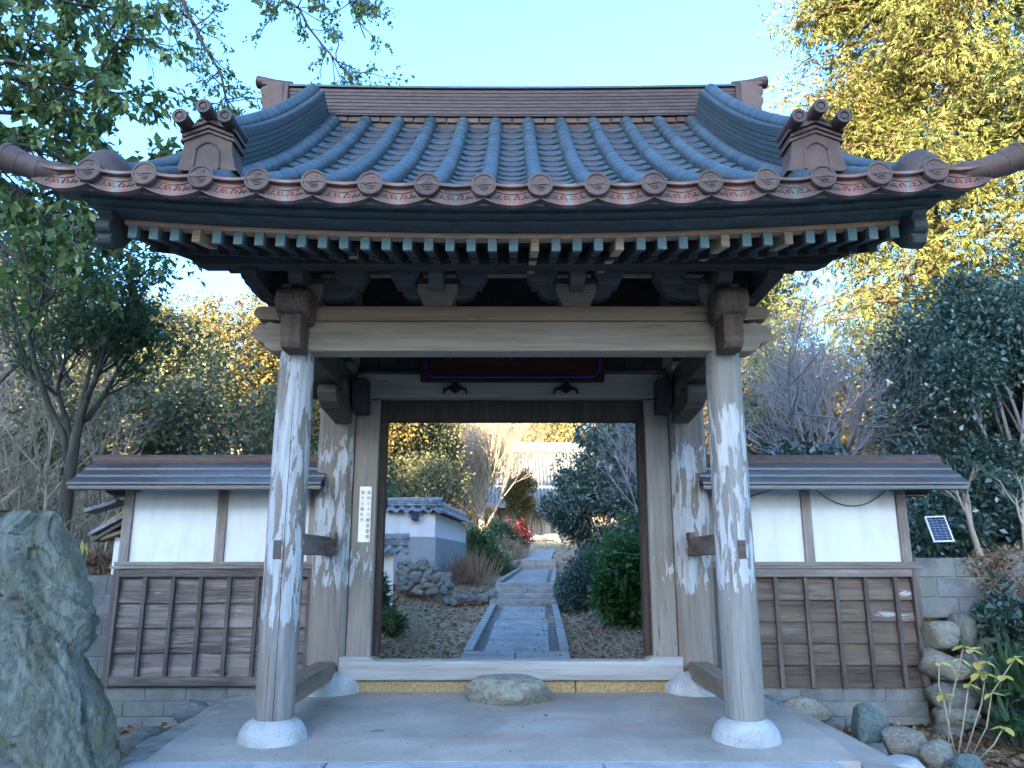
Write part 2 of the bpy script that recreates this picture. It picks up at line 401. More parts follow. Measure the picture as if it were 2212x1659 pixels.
# ------------------------------------------------------------------ terrain
def sstep(a_, b_, x):
    t = np.clip((x - a_)/(b_ - a_), 0, 1); return t*t*(3 - 2*t)
PY = [-200, 7.9, 8.3, 9.7, 16.0, 17.6, 27.0, 27.8, 35.0, 45.0, 60, 85, 130, 400]
PZ = [-.12, -.12, .17, .18, .46, .82, 1.05, 1.38, 1.84, 2.8, 3.8, 13, 32, 40]
def pathx(y): return np.interp(y, [8, 9.7, 17.5, 27.3, 35, 47], [.03, .04, .29, .87, 1.5, 1.95])
def height(x, y):
    x = np.asarray(x, float); y = np.asarray(y, float)
    base = np.interp(y, PY, PZ)
    bank = np.clip(np.abs(x - pathx(y)) - .75, 0, 3)
    base = base + sstep(8.3, 9, y)*(.03*bank + .035*np.sin(x*3.1 + y*1.3) + .03*np.sin(x*1.3 - y*2.2)) - sstep(9.4, 10, y)*.0
    back = sstep(7.90, 8.02, y)
    left = 1.2 + .40*np.clip(-x - 4.3, 0, 16) + .02*np.clip(y - 8, 0, 60)
    right = 1.3 + .13*np.clip(x - 4.2, 0, 30) + .02*np.clip(y - 8, 0, 60)
    side = np.where(x < 0, left, right)
    k = sstep(3.75, 4.1, np.abs(x))*back
    z = base*(1-k) + np.maximum(side, base)*k
    # unseen ridge behind the viewer, shaped to keep the sun off the gate
    rid = sstep(-14, -34, y)*(.06 + .94*sstep(2, -9, x))*(14.9 + 1.1*np.sin(x*.21) + .7*np.sin(x*.53 + 1) + .5*np.sin(x*1.3))
    return z + rid + .05*np.sin(x*.9 + 1.7)*np.sin(y*.8)*sstep(3, 6, np.abs(x))
def axis(parts):
    return np.unique(np.round(np.concatenate([np.arange(a_, b_, st) for a_, b_, st in parts]), 4))
gx = axis([(-400, -60, 30), (-60, -14, 2.0), (-14, 14, .16), (14, 60, 2.0), (60, 401, 30)])
gy = axis([(-300, -60, 30), (-60, -4, 1.5), (-4, 4, .5), (4, 7.6, .12), (7.6, 8.4, .04), (8.4, 20, .16), (20, 50, .4), (50, 130, 3), (130, 401, 30)])
X, Y = np.meshgrid(gx, gy); Z = height(X, Y)
nx, ny = len(gx), len(gy)
idx = np.arange(nx*ny).reshape(ny, nx)
F_ = np.stack([idx[:-1, :-1], idx[:-1, 1:], idx[1:, 1:], idx[1:, :-1]], -1).reshape(-1, 4)
g_ = link('ground', np_mesh('ground', np.stack([X, Y, Z], -1).reshape(-1, 3), F_, M['litter'], True))
tag(g_, 'brown leaf-littered earth sloping up behind the gate', 'ground', kind='structure')

# ------------------------------------------------------------------ gate floor
def zs(y): return .13 + (min(y, 5.8) - 5.35)*.10 + max(0, y - 5.8)*.022
fl = MB()
fl.sweep([5.36, 5.8, 6.5, 7.85], lambda y: [(-2.36+.0*(y-5.3), y, zs(y)), (2.24, y, zs(y)), (2.24, y, -.3), (-2.36, y, -.3)])
floor = fl.build('gate_floor', M['slab'], None)
tag(floor, 'grey concrete floor with rusty stains under the gate', 'floor', kind='structure')
for x0, x1 in ((-2.44, -1.19), (-1.18, .58), (.59, 2.1)):
    BX('kerb_stone', M['granite'], floor, x0, x1, 4.98, 5.35, -.3, .128 + (.004 if x0 < -2 else 0), c=.012)
MB().sweep([0, 1], lambda t: [(2.25, 5.2 + 2.6*t, .10+.05*t), (2.62 - .1*t, 5.3 + 2.55*t, .06+.05*t), (2.62 - .1*t, 5.3 + 2.55*t, -.3), (2.25, 5.2+2.6*t, -.3)]).build('side_paving', M['slab'], floor)
for i, (y0, y1, x0, x1) in enumerate(((5.0, 5.9, -2.62, -2.37), (5.9, 6.75, -2.66, -2.37), (6.76, 7.55, -2.64, -2.37))):
    MB().sweep([y0, (y0+y1)/2, y1 - .012], lambda t: [(x1 - .015, t, .10 + (t-5)*.035), (x0 + .02*math.sin(t*5), t, .07 + (t-5)*.035), (x0, t, -.3), (x1 - .015, t, -.3)]).build('edge_stone', M['pale_boulder'], floor, bevel=.015)
ap_ = MB().box(-7, 9, -16, 4.95, -.45, -.10).build('bounce_paving', stone('pale_gravel', (.28,.27,.255), (.39,.375,.355), (.48,.465,.44), 30, .3, .8), None)  # unseen pale ground added so sky light bounces up to the eaves
tag(ap_, 'unseen pale paving added in front of the gate to bounce light upward', 'pavement', kind='structure')
# ------------------------------------------------------------------ path
path = empty('path', (0.05, 10, .3)); tag(path, 'stone-paved path climbing from the gate to the temple hall', 'path', kind='structure')
def pz(y): return float(np.interp(y, [8.5, 9.7, 16.0, 17.45, 27.0, 27.6, 35.0, 45.0], [.24, .25, .53, .93, 1.13, 1.46, 1.93, 2.85]))
rp = random.Random(3)
def slab_piece(name, mat, y0, y1, o0, o1, lift=0.0, c=.012, th=.2, zoff=None):
    def pr(y):
        x = float(pathx(y)); z = (pz(y) if zoff is None else zoff) + lift
        return [(x+o0, y, z), (x+o1, y, z), (x+o1, y, z-th), (x+o0, y, z-th)]
    return MB().sweep([y0, (y0+y1)/2, y1], pr).build(name, mat, path, bevel=c)
slab_piece('threshold_slab', M['path_granite'], 9.45, 10.12, -.66, -.012, .02)
slab_piece('threshold_slab', M['path_granite'], 9.45, 10.12, .0, .66, .02)
slab_piece('pebble_bed', M['paving_dark'], 10.13, 16.0, -.60, .60, -.035)
slab_piece('pebble_bed', M['paving_dark'], 17.7, 27.0, -.55, .55, -.035)
for (ya, yb, n_) in ((10.16, 16.0, 5), (17.8, 27.0, 8), (27.9, 35, 7)):
    st = (yb - ya)/n_
    for i in range(n_):
        wd = .44 + rp.uniform(-.03, .03)
        slab_piece('paving_slab', M['paving'], ya + i*st + .03, ya + (i+1)*st - .03, -wd, wd, -.006 + rp.uniform(-.006, .006), .02)
for (ya, yb, n_) in ((10.14, 16.0, 4), (17.7, 27.0, 5)):
    st = (yb - ya)/n_
    for i in range(n_):
        for sgn in (-1, 1):
            a0, a1 = sorted((sgn*.55, sgn*.67))
            slab_piece('kerb_stone', M['path_granite'], ya + i*st + .008, ya + (i+1)*st - .008, a0, a1, .035, .012)
for (ya, z0, z1, n_, tr, hw) in ((16.02, .53, .93, 4, .40, .70), (27.05, 1.13, 1.46, 2, .36, .66), (35.0, 1.93, 2.3, 3, .8, .72), (39.5, 2.3, 2.85, 4, 1.0, .8)):
    rz = (z1 - z0)/n_
    for i in range(n_):
        zz = z0 + (i+1)*rz; y0 = ya + i*tr
        sp = rp.uniform(-.2, .2)
        for o0, o1 in ((-hw + .02*i, sp - .004), (sp + .004, hw - .015*i)):
            slab_piece('step_stone', M['path_granite'] if ya < 30 else M['boulder'], y0, y0 + tr + .1, o0, o1, 0, .014, .6, zoff=zz)
# ------------------------------------------------------------------ the gate
M['beam_rust'] = wood('rusty_tie_beam', (.07,.038,.026), (.13,.078,.055), (.20,.135,.10), 1, stain=(.30,.29,.28), stain_amt=.45)
G = empty('temple_gate', (0, 6.7, .18), 'wooden temple gate with round posts and a curved dark copper tiled roof', 'gate')
CX = 1.66
for sgn, mt, xb in ((-1, 'col_fl', -1.675), (1, 'col_fr', 1.64)):
    prof = [(.128, .30), (.138, .33), (.139, 1.0), (.137, 2.0), (.133, 2.8), (.128, 2.98)]
    c_ = MB().lathe(prof, 40, Matrix.Translation((xb, 5.8, 0))).build('front_post', M[mt], G, smooth=40)
    pr = [(.235, .10), (.242, .15), (.240, .185), (.226, .232), (.197, .277), (.15, .306), (.10, .312)]
    MB().lathe(pr, 40, Matrix.Translation((xb, 5.8, 0)) @ Matrix.Diagonal((1, .88, 1, 1))).build('base_stone', M['granite'], G, smooth=40)
    # wedge hole of the tie beam
    BX('tenon_plug', M['bracket'], G, xb + sgn*.015 - .028, xb + sgn*.015 + .028, 5.653, 5.70, 1.40, 1.53, c=.003)
def drying_crack(xb, yb, r_, an, z0, z1, seed, w_=.0035):
    rg_ = random.Random(seed); pts = []; a_ = an
    for i in range(26):
        z = z0 + (z1 - z0)*i/25; a_ += rg_.uniform(-.012, .012); rr_ = r_ - .004*max(0, z - .3)/2.6
        pts.append((xb + rr_*math.sin(a_), yb - rr_*math.cos(a_), z))
    MB().tube(pts, [w_*(.25 + .75*math.sin(math.pi*min(1, .08 + i/25*.95))) for i in range(26)], 6).build('drying_crack', M['darkcrack'], G)
M['darkcrack'] = plain('crack_interior', (.012,.009,.007), .95, spec=.0)
drying_crack(-1.675, 5.8, .1375, .22, .31, 2.75, 1); drying_crack(-1.675, 5.8, .1375, -.18, .31, 1.1, 2, .0022); drying_crack(1.64, 5.8, .1375, -.35, .31, 1.0, 3, .0016)
for sgn in (-1, 1):
    x0, x1 = sgn*1.552, sgn*1.90
    BX('main_post', M['col_b'], G, min(x0, x1), max(x0, x1), 7.45, 7.80, .40, 3.35, c=.05)
    pr = [(.30, .14), (.33, .2), (.32, .27), (.28, .34), (.22, .39), (.1, .405)]
    MB().lathe(pr, 32, Matrix.Translation((sgn*1.71, 7.6, 0))).build('base_stone', M['granite'], G, smooth=40)
    # door frame
    BX('frame_post', M['frame'], G, *sorted((sgn*1.315, sgn*1.548)), 7.52, 7.70, .50, 2.955, c=.008)
    BX('door_stop', M['darkframe'], G, *sorted((sgn*1.255, sgn*1.312)), 7.60, 7.74, .52, 2.95, c=.004)
    # low and middle tie beams
    BX('low_tie_beam', M['beam_y'], G, *sorted((sgn*1.62, sgn*1.80)), 5.88, 7.455, .335, .485, c=.010)
    BX('tie_beam', M['beam_rust'], G, *sorted((sgn*1.665, sgn*1.785)), 5.90, 7.455, 1.435, 1.60, c=.006)
    BX('tie_wedge', M['beam_rust'], G, *sorted((sgn*1.645, sgn*1.70)), 7.26, 7.40, 1.575, 1.645, c=.004)
    # top side beam and carved bracket arms between the front and main posts
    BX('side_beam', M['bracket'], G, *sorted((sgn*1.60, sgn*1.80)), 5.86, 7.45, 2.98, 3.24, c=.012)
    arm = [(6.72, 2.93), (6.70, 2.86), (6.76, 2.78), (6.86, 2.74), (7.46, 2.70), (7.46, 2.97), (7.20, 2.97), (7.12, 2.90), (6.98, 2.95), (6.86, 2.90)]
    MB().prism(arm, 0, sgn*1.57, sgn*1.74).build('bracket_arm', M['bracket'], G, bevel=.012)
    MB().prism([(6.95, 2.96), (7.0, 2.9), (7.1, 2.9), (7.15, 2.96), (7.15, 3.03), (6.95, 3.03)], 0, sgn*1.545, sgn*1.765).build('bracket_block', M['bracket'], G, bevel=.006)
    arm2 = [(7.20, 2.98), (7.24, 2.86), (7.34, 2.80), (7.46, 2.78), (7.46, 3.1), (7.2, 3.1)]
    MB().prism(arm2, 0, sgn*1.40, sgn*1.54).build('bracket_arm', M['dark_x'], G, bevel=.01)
# sill, footing
sl = [(-1.60, .318), (1.58, .318), (1.58, .525), (1.30, .525), (1.275, .515), (1.255, .495), (1.22, .487), (-1.24, .487), (-1.275, .495), (-1.295, .515), (-1.32, .525), (-1.60, .525)]
MB().prism(sl, 1, 7.46, 7.66).build('sill', M['sill'], G, bevel=.012)
for x0, x1 in ((-1.48, -.305), (-.298, .58), (.587, 1.44)):
    BX('footing_stone', M['yellow_stone'], G, x0, x1, 7.50, 7.72, .1, .314, c=.012)
# lintels
BX('lintel', M['beam'], G, -1.548, 1.53, 7.42, 7.66, 2.962, 3.20, c=.012)
BX('lintel_ledge', M['bracket'], G, -1.5, 1.5, 7.48, 7.64, 3.203, 3.245, c=.006)
BX('door_head', M['darkframe'], G, -1.30, 1.30, 7.58, 7.76, 2.76, 2.955, c=.006)
for i in range(16):
    x0 = -1.548 + i*3.08/16
    BX('wall_board', M['dark_x'], G, x0 + .003, x0 + 3.08/16 - .003, 7.55 + .006*(i % 2), 7.60, 3.247, 4.25, c=.004)
# plaque
PQ = BX('plaque', M['red_panel'], G, -.90, .91, 7.34, 7.40, 3.10, 3.75, c=.008)
MB().tube([(x, 7.335, z) for x, z in ((-.85, 3.70), (-.85, 3.22), (-.82, 3.17), (-.77, 3.145), (.78, 3.145), (.83, 3.17), (.86, 3.22), (.86, 3.70))], .013, 8).build('blue_border', M['blue'], PQ, smooth=True)
def text_mesh(name, body, size, mat, depth=.001):
    cu = bpy.data.curves.new('text', 'FONT'); cu.body = body; cu.size = size; cu.extrude = depth; cu.align_x = 'CENTER'
    cu.resolution_u = 3
    o = bpy.data.objects.new('text', cu); C.objects.link(o)
    dg = bpy.context.evaluated_depsgraph_get(); me = bpy.data.meshes.new_from_object(o.evaluated_get(dg))
    me.name = name; bpy.data.objects.remove(o); bpy.data.curves.remove(cu)
    me.materials.clear(); me.materials.append(mat); return me
# lower strokes of the painted characters, their tops hidden behind the front beam
for x, w_ in ((-.62, .10), (-.44, .06), (-.11, .09), (-.03, .10), (.12, .07), (.5, .06), (.66, .08)):
    MB().prism([(x - w_*.3, 3.62), (x + w_*.3, 3.62), (x + w_*.5, 3.36), (x + w_*.22, 3.325 + .02*math.sin(x*31)), (x - w_*.1, 3.35), (x - w_*.45, 3.32 + .02*math.cos(x*17))], 1, 7.333, 7.339).build('painted_stroke', M['blue'], PQ)
for x in (-.56, .53):
    b_ = MB().prism([(x-.02, 3.13), (x+.02, 3.13), (x+.03, 3.07), (x+.115, 3.03), (x+.12, 2.985), (x+.108, 2.985), (x+.10, 3.02), (x+.06, 3.03), (x, 2.99), (x-.06, 3.03), (x-.10, 3.02), (x-.108, 2.985), (x-.12, 2.985), (x-.115, 3.03), (x-.03, 3.07)], 1, 7.36, 7.41)
    b_.build('plaque_hook', M['iron'], PQ)
# front beams with carved ends
def cloud_end(sgn, pts): return [(sgn*x, z) for x, z in pts]
low = [(-1.9, 2.96), (1.9, 2.96)]
def beam_poly(top, bot, end):
    r = [(x, z) for x, z in end]; l = [(-x, z) for x, z in end][::-1]
    return [(-1.7, bot), (1.7, bot)] + r + [(1.7, top), (-1.7, top)] + l
e1 = [(1.84, 2.955), (1.90, 2.98), (1.915, 3.02), (1.96, 3.03), (2.005, 3.07), (2.01, 3.12), (1.975, 3.165), (1.92, 3.175), (1.88, 3.195), (1.83, 3.18)]
MB().prism(beam_poly(3.197, 2.957, e1), 1, 5.70, 5.90).build('front_beam', M['beam'], G, bevel=.012)
e2 = [(1.80, 3.212), (1.98, 3.222), (2.015, 3.255), (2.015, 3.285), (1.985, 3.325), (1.80, 3.325)]
MB().prism(beam_poly(3.325, 3.205, e2), 1, 5.72, 5.88).build('upper_beam', M['beam_brown'], G, bevel=.006)
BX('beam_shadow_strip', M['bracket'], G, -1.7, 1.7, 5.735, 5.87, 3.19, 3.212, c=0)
for sgn in (-1, 1):
    xc = sgn*1.64
    n2 = [(5.70, 3.39), (5.50, 3.40), (5.42, 3.36), (5.39, 3.28), (5.44, 3.20), (5.52, 3.155), (5.70, 3.14)]
    MB().prism(n2, 0, xc - .125, xc + .125).build('carved_nose', M['nose'], G, bevel=.035)
    n1 = [(5.70, 3.17), (5.46, 3.18), (5.435, 3.12), (5.455, 3.075), (5.44, 3.05), (5.465, 3.0), (5.455, 2.97), (5.49, 2.925), (5.56, 2.915), (5.70, 2.92)]
    MB().prism(n1, 0, xc - sgn*.0 - .075, xc + .075).build('carved_nose', M['nose'], G, bevel=.010)
# bracket sets on the beam
def masu(x, y, z0, w0, w1, h, mat='block', d=.22):
    k = (w0 - w1)/2
    poly = [(x - w1/2, z0), (x + w1/2, z0), (x + w1/2 + k*.25, z0 + h*.2), (x + w0/2 - .004, z0 + h*.55), (x + w0/2, z0 + h*.6), (x + w0/2, z0 + h), (x - w0/2, z0 + h), (x - w0/2, z0 + h*.6), (x - w0/2 + .004, z0 + h*.55), (x - w1/2 - k*.25, z0 + h*.2)]
    return MB().prism(poly, 1, y - d/2, y + d/2).build('bearing_block', M[mat], G, bevel=.004)
def hijiki(x, y, z0, hw, h, d=.12, mat='bracket'):
    poly = [(x - hw*.62, z0), (x + hw*.62, z0), (x + hw*.82, z0 + .02), (x + hw*.95, z0 + .07), (x + hw, z0 + h*.75), (x + hw, z0 + h), (x - hw, z0 + h), (x - hw, z0 + h*.75), (x - hw*.95, z0 + .07), (x - hw*.82, z0 + .02)]
    return MB().prism(poly, 1, y - d/2, y + d/2).build('bracket_arm', M[mat], G, bevel=.006)
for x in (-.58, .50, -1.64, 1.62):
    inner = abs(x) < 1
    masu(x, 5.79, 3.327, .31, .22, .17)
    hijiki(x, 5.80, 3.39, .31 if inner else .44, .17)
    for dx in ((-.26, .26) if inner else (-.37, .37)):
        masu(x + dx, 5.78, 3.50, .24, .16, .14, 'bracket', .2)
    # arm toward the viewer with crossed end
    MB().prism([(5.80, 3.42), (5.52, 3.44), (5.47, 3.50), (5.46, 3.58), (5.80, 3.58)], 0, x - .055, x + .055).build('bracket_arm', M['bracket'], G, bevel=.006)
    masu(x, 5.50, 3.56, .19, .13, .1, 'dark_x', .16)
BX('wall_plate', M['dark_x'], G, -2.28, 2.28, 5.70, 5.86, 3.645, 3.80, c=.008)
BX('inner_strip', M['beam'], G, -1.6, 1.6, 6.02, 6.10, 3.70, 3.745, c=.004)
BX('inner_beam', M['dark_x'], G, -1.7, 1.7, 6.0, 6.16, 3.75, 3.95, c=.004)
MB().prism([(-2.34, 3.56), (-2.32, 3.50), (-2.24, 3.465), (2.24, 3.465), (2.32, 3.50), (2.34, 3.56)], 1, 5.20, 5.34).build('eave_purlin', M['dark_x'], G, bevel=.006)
for sgn in (-1, 1):
    # side brackets carrying the purlin ends beyond the posts
    MB().prism([(sgn*1.72, 3.33), (sgn*1.84, 3.34), (sgn*1.92, 3.40), (sgn*1.95, 3.50), (sgn*2.08, 3.53), (sgn*2.14, 3.60), (sgn*2.14, 3.66), (sgn*1.72, 3.66)], 1, 5.72, 5.84).build('bracket_arm', M['dark_x'], G, bevel=.006)
    MB().prism([(5.25, 3.44), (5.30, 3.40), (7.9, 3.40), (7.9, 3.60), (5.25, 3.60)], 0, sgn*1.86, sgn*1.98).build('side_purlin', M['dark_y'], G, bevel=.006)
    MB().prism([(5.8, 3.36), (7.6, 3.36), (7.6, 4.4), (7.2, 4.9), (5.8, 4.1)], 0, sgn*1.70, sgn*1.64).build('gable_board', M['dark_y'], G)

# ------------------------------------------------------------------ roof
YE, YR = 4.25, 7.23
def lat(x): return .0155*x*x
def prof(d): return 3.55 + .56*d + .0698*d*d
def slope(d): return .56 + .1396*d
def RP(x, d, up=0.0):
    s_ = slope(d); n_ = math.hypot(1, s_)
    return Vector((x, YE + d - up*s_/n_, prof(d) + lat(x)*(1 - .6*d/2.98) + up/n_))
def RM(x, d, up=0.0):
    return Matrix.Translation(RP(x, d, up)) @ Matrix.Rotation(math.atan(slope(d)), 4, 'X') @ Matrix.Rotation(-math.atan(.031*x*(1 - .6*d/2.98)), 4, 'Y')
def lim(d): return 2.86 - .12*min(1, d/1.0)
dk = MB(); ds = [i*2.98/16 for i in range(17)]; xs = [i/12*2 - 1 for i in range(13)]
top = [[RP(u*lim(d), d, -.03) for u in xs] for d in ds]
v = [p for r_ in top for p in r_]; nn = len(xs)
v += [Vector((p.x, p.y, p.z - .06)) for p in v]
# far slope
bk = [[Vector((u*lim(d), 2*7.36 - (YE + d), prof(d) + lat(u*lim(d))*(1-.6*d/2.98) - .03)) for u in xs] for d in ds]
nb = len(v); v += [p for r_ in bk for p in r_]; v += [Vector((p.x, p.y, p.z - .06)) for r_ in bk for p in r_]
f = []
T = len(ds)*nn
for base in (0, T, nb, nb + T):
    for i in range(len(ds)-1):
        for k in range(nn-1): f.append((base + i*nn+k, base + i*nn+k+1, base + (i+1)*nn+k+1, base + (i+1)*nn+k))
for base in (0, nb):
    for k in range(nn-1): f.append((base+k, base+k+1, base+T+k+1, base+T+k))
    for i in range(len(ds)-1):
        for k in (0, nn-1): f.append((base+i*nn+k, base+(i+1)*nn+k, base+T+(i+1)*nn+k, base+T+i*nn+k))
roof = dk.add(v, f).build('roof', M['copper_dk'], G, smooth=30)
SP = .339; XR = [SP*(i - 7.5) for i in range(16)]
rj = random.Random(8)
def jit(a_=.004, b_=.0016): return Matrix.Translation((rj.uniform(-b_, b_), rj.uniform(-b_, b_), rj.uniform(-b_, b_)*.6)) @ Matrix.Rotation(rj.uniform(-a_, a_)*2.5, 4, 'Z') @ Matrix.Rotation(rj.uniform(-a_, a_), 4, 'X')
# cover tiles
L_ = 2.98/20
def half_tile(L, r0, r1, n=10):
    b = MB(); v = []; 
    for (yy, rr) in ((-L*.52, r0 - .001), (-L*.52 + .003, r0), (L*.52, r1)):
        for k in range(n+1):
            an = math.pi*(-.08 + 1.16*k/n); v.append((rr*math.cos(an), yy, rr*math.sin(an)))
    m = n+1
    f = [(i*m+k, i*m+k+1, (i+1)*m+k+1, (i+1)*m+k) for i in range(2) for k in range(n)]
    v += [(x*.82, y, z*.82) for x, y, z in v[:m]]; f += [(k, k+1, 3*m+k+1, 3*m+k) for k in range(n)]
    return b.add(v, f)
cover_me = half_tile(L_*1.2, .0662, .0650).mesh('cover_tile', M['copper'], 40)
def pan(L, wd, n=8):
    b = MB(); v = []
    def row(y, dz): return [((k/n - .5)*wd, y, -.034*(1 - (2*k/n - 1)**2) + .022 + dz) for k in range(n+1)]
    rows = [row(-L/2 + .012, -.032), row(-L/2, -.026), row(-L/2, 0), row(-L/2 + .008, .004), row(L/2 + .06, -.018)]
    m = n+1
    for r_ in rows: v += r_
    f = [(i*m+k, i*m+k+1, (i+1)*m+k+1, (i+1)*m+k) for i in range(4) for k in range(n)]
    return b.add(v, f)
NP = 15; LP = 2.98/NP
pan_me = pan(LP, SP - .085).mesh('pan_tile', M['copper'], 50)
for i, x in enumerate(XR):
    for j in range(20):
        if abs(x) > 1.95 and j > 11: continue
        link('cover_tile', cover_me, roof, RM(x, (j + .5)*L_, .012) @ jit())
for i in range(15):
    x = (XR[i] + XR[i+1])/2
    for j in range(NP):
        if abs(x) > 1.95 and j > 7: continue
        link('pan_tile', pan_me, roof, RM(x, (j + .5)*LP - .02, -.012) @ jit(.006, .003))
# eave end tiles with a raised crest character
def disc():
    b = MB()
    Mx = Matrix.Rotation(R(90), 4, 'X')
    b.lathe([(.0745, -.05), (.0775, -.045), (.0775, .0), (.075, .006), (.064, .008), (.061, .005), (.059, .001)] + [(.0001, .001)], 36, Mx)
    def bar(x0, z0, x1, z1, t=.0052):
        d = Vector((x1-x0, 0, z1-z0)); l = d.length; an = math.atan2(z1-z0, x1-x0)
        t *= 1.15; q = MB().box(-l/2, l/2, -.0072, .004, -t, t, c=.0018)
        mt = Matrix.Translation(((x0+x1)/2, 0, (z0+z1)/2)) @ Matrix.Rotation(-an, 4, 'Y')
        b.add([mt @ Vector(p) for p in q.v], q.f)
    bar(-.006, .036, .018, .039); bar(-.007, .024, .018, .026); bar(-.008, .012, .018, .013)
    bar(-.008, .042, -.008, -.002, .004); bar(-.036, -.002, .038, .005, .0055)
    bar(-.036, -.012, -.020, -.010, .003)
    for (q0, q1, q2, q3) in ((-.016, -.008, -.019, -.022), (-.019, -.022, -.009, -.033), (-.009, -.033, .006, -.038), (.006, -.038, .021, -.030), (.021, -.030, .026, -.014),
                             (-.004, -.013, .008, -.022), (-.006, -.022, .008, -.013), (.010, -.014, .018, -.021), (.008, -.022, .018, -.012)):
        bar(q0, q1, q2, q3, .0032)
    return b
def eave_mat():
    n = NT('eave_copper', .55, .3); co = n.coords()
    tc = n.new('ShaderNodeTexCoord'); xyz = n.sep(tc.outputs['Object']); oi = n.new('ShaderNodeObjectInfo')
    c = n.ramp(n.noise(co, 12, 5, .6), [(.3, (.08,.047,.037)), (.7, (.135,.084,.067))])
    ax = n.math('ABSOLUTE', xyz[0]); band = n.ramp(n.math('ADD', ax, n.math('MULTIPLY', n.noise(co, 30, 3, .5), .02)), [(.02, 1.0), (.055, 0.0)])
    c = n.mix(n.math('MULTIPLY', n.ramp(ax, [(.04, .7), (.075, 0.0)]), n.math('GREATER_THAN', oi.outputs['Random'], .3)), c, (.27,.09,.06))
    c = n.mix(n.math('MULTIPLY', band, n.math('MULTIPLY', oi.outputs['Random'], .6)), c, (.15,.23,.21))
    n.col(c); n.bump(n.noise(co, 40, 3, .5), .1, .004); return n.m
M['eave'] = eave_mat()
M['crest'] = copper('crest_copper', (.075,.044,.034), (.115,.071,.056), .05, .0, .58, (.13,.24,.22), .3)
disc_me = disc().mesh('end_tile', M['crest'], 40)
for x in XR:
    link('end_tile', disc_me, roof, Matrix.Translation((x, 4.205, 3.573 + lat(x))) @ Matrix.Rotation(R(-4), 4, 'X') @ Matrix.Rotation(-math.atan(.031*x), 4, 'Y'))
def apron(wl, wr):
    b = MB(); n = 14; hw = (wl + wr)/2
    def arc(u, s_): return -s_*(1 - u*u)
    us = [i/n*2 - 1 for i in range(n+1)]
    def X_(u): return (u + 1)/2*(wl + wr) - wl
    def strip(z0a, z1a, y0, y1, k=1.0):
        st = us
        def pr(u):
            return [(X_(u*k), y0, z0a(u)), (X_(u*k), y1, z0a(u)), (X_(u*k), y1, z1a(u)), (X_(u*k), y0, z1a(u))]
        b.sweep(st, pr)
    strip(lambda u: arc(u, .028) + .010, lambda u: arc(u, .028) + .028, -.035, .03)
    strip(lambda u: arc(u, .046) - .070, lambda u: arc(u, .028) + .008, .0, .03)
    strip(lambda u: arc(u, .046) - .082, lambda u: arc(u, .046) - .072, -.014, .03)
    strip(lambda u: arc(u, .034) - .018, lambda u: arc(u, .034) - .012, -.007, .002, .72)
    for sg in (-1, 1):
        b.box(*sorted((sg*hw*.70, sg*hw*.73)), -.006, .002, -.07, -.02)
        for pts in ([(.012, -.088), (.02, -.066), (.036, -.058), (.048, -.068), (.042, -.082), (.032, -.078)], [(.062, -.084), (.075, -.068), (.09, -.075), (.104, -.062)], [(.070, -.054), (.082, -.058), (.086, -.07)]):
            b.tube([(sg*x, -.003, z) for x, z in pts], .0042, 5)
    return b
ap_me = apron(SP/2, SP/2).mesh('eave_tile', M['eave'], 40)
for i in range(17):
    x = SP*(i - 8)
    link('eave_tile', ap_me, roof, Matrix.Translation((x, 4.235, 3.585 + lat(x) - .012)) @ Matrix.Rotation(-math.atan(.031*x), 4, 'Y'))
XS = [i/14*2 - 1 for i in range(15)]
def fascia(name, mat, y0, y1, z0, z1, hw):
    return MB().sweep([u*hw for u in XS], lambda x: [(x, y0, z0 + lat(x)), (x, y1, z0 + lat(x)), (x, y1, z1 + lat(x)), (x, y0, z1 + lat(x))]).build(name, mat, roof, bevel=.003)
fascia('eave_board', M['copper_green'], 4.262, 4.45, 3.476, 3.52, 2.80)
fascia('eave_fascia', M['copper_green'], 4.36, 4.56, 3.452, 3.4755, 2.66)
fascia('eave_fascia', M['copper_green'], 4.44, 4.66, 3.434, 3.4515, 2.60)
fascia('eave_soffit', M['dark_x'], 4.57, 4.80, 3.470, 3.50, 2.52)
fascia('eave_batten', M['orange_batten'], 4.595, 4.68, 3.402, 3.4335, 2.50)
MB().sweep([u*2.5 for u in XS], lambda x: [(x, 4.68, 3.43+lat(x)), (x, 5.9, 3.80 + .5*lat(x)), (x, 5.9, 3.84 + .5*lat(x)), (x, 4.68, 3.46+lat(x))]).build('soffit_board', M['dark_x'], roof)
MB().sweep([u*2.3 for u in XS], lambda x: [(x, 5.9, 3.80), (x, 7.3, 4.9), (x, 8.6, 3.9), (x, 8.6, 3.95), (x, 7.3, 5.0), (x, 5.9, 3.84)]).build('roof_lining', M['dark_x'], roof)
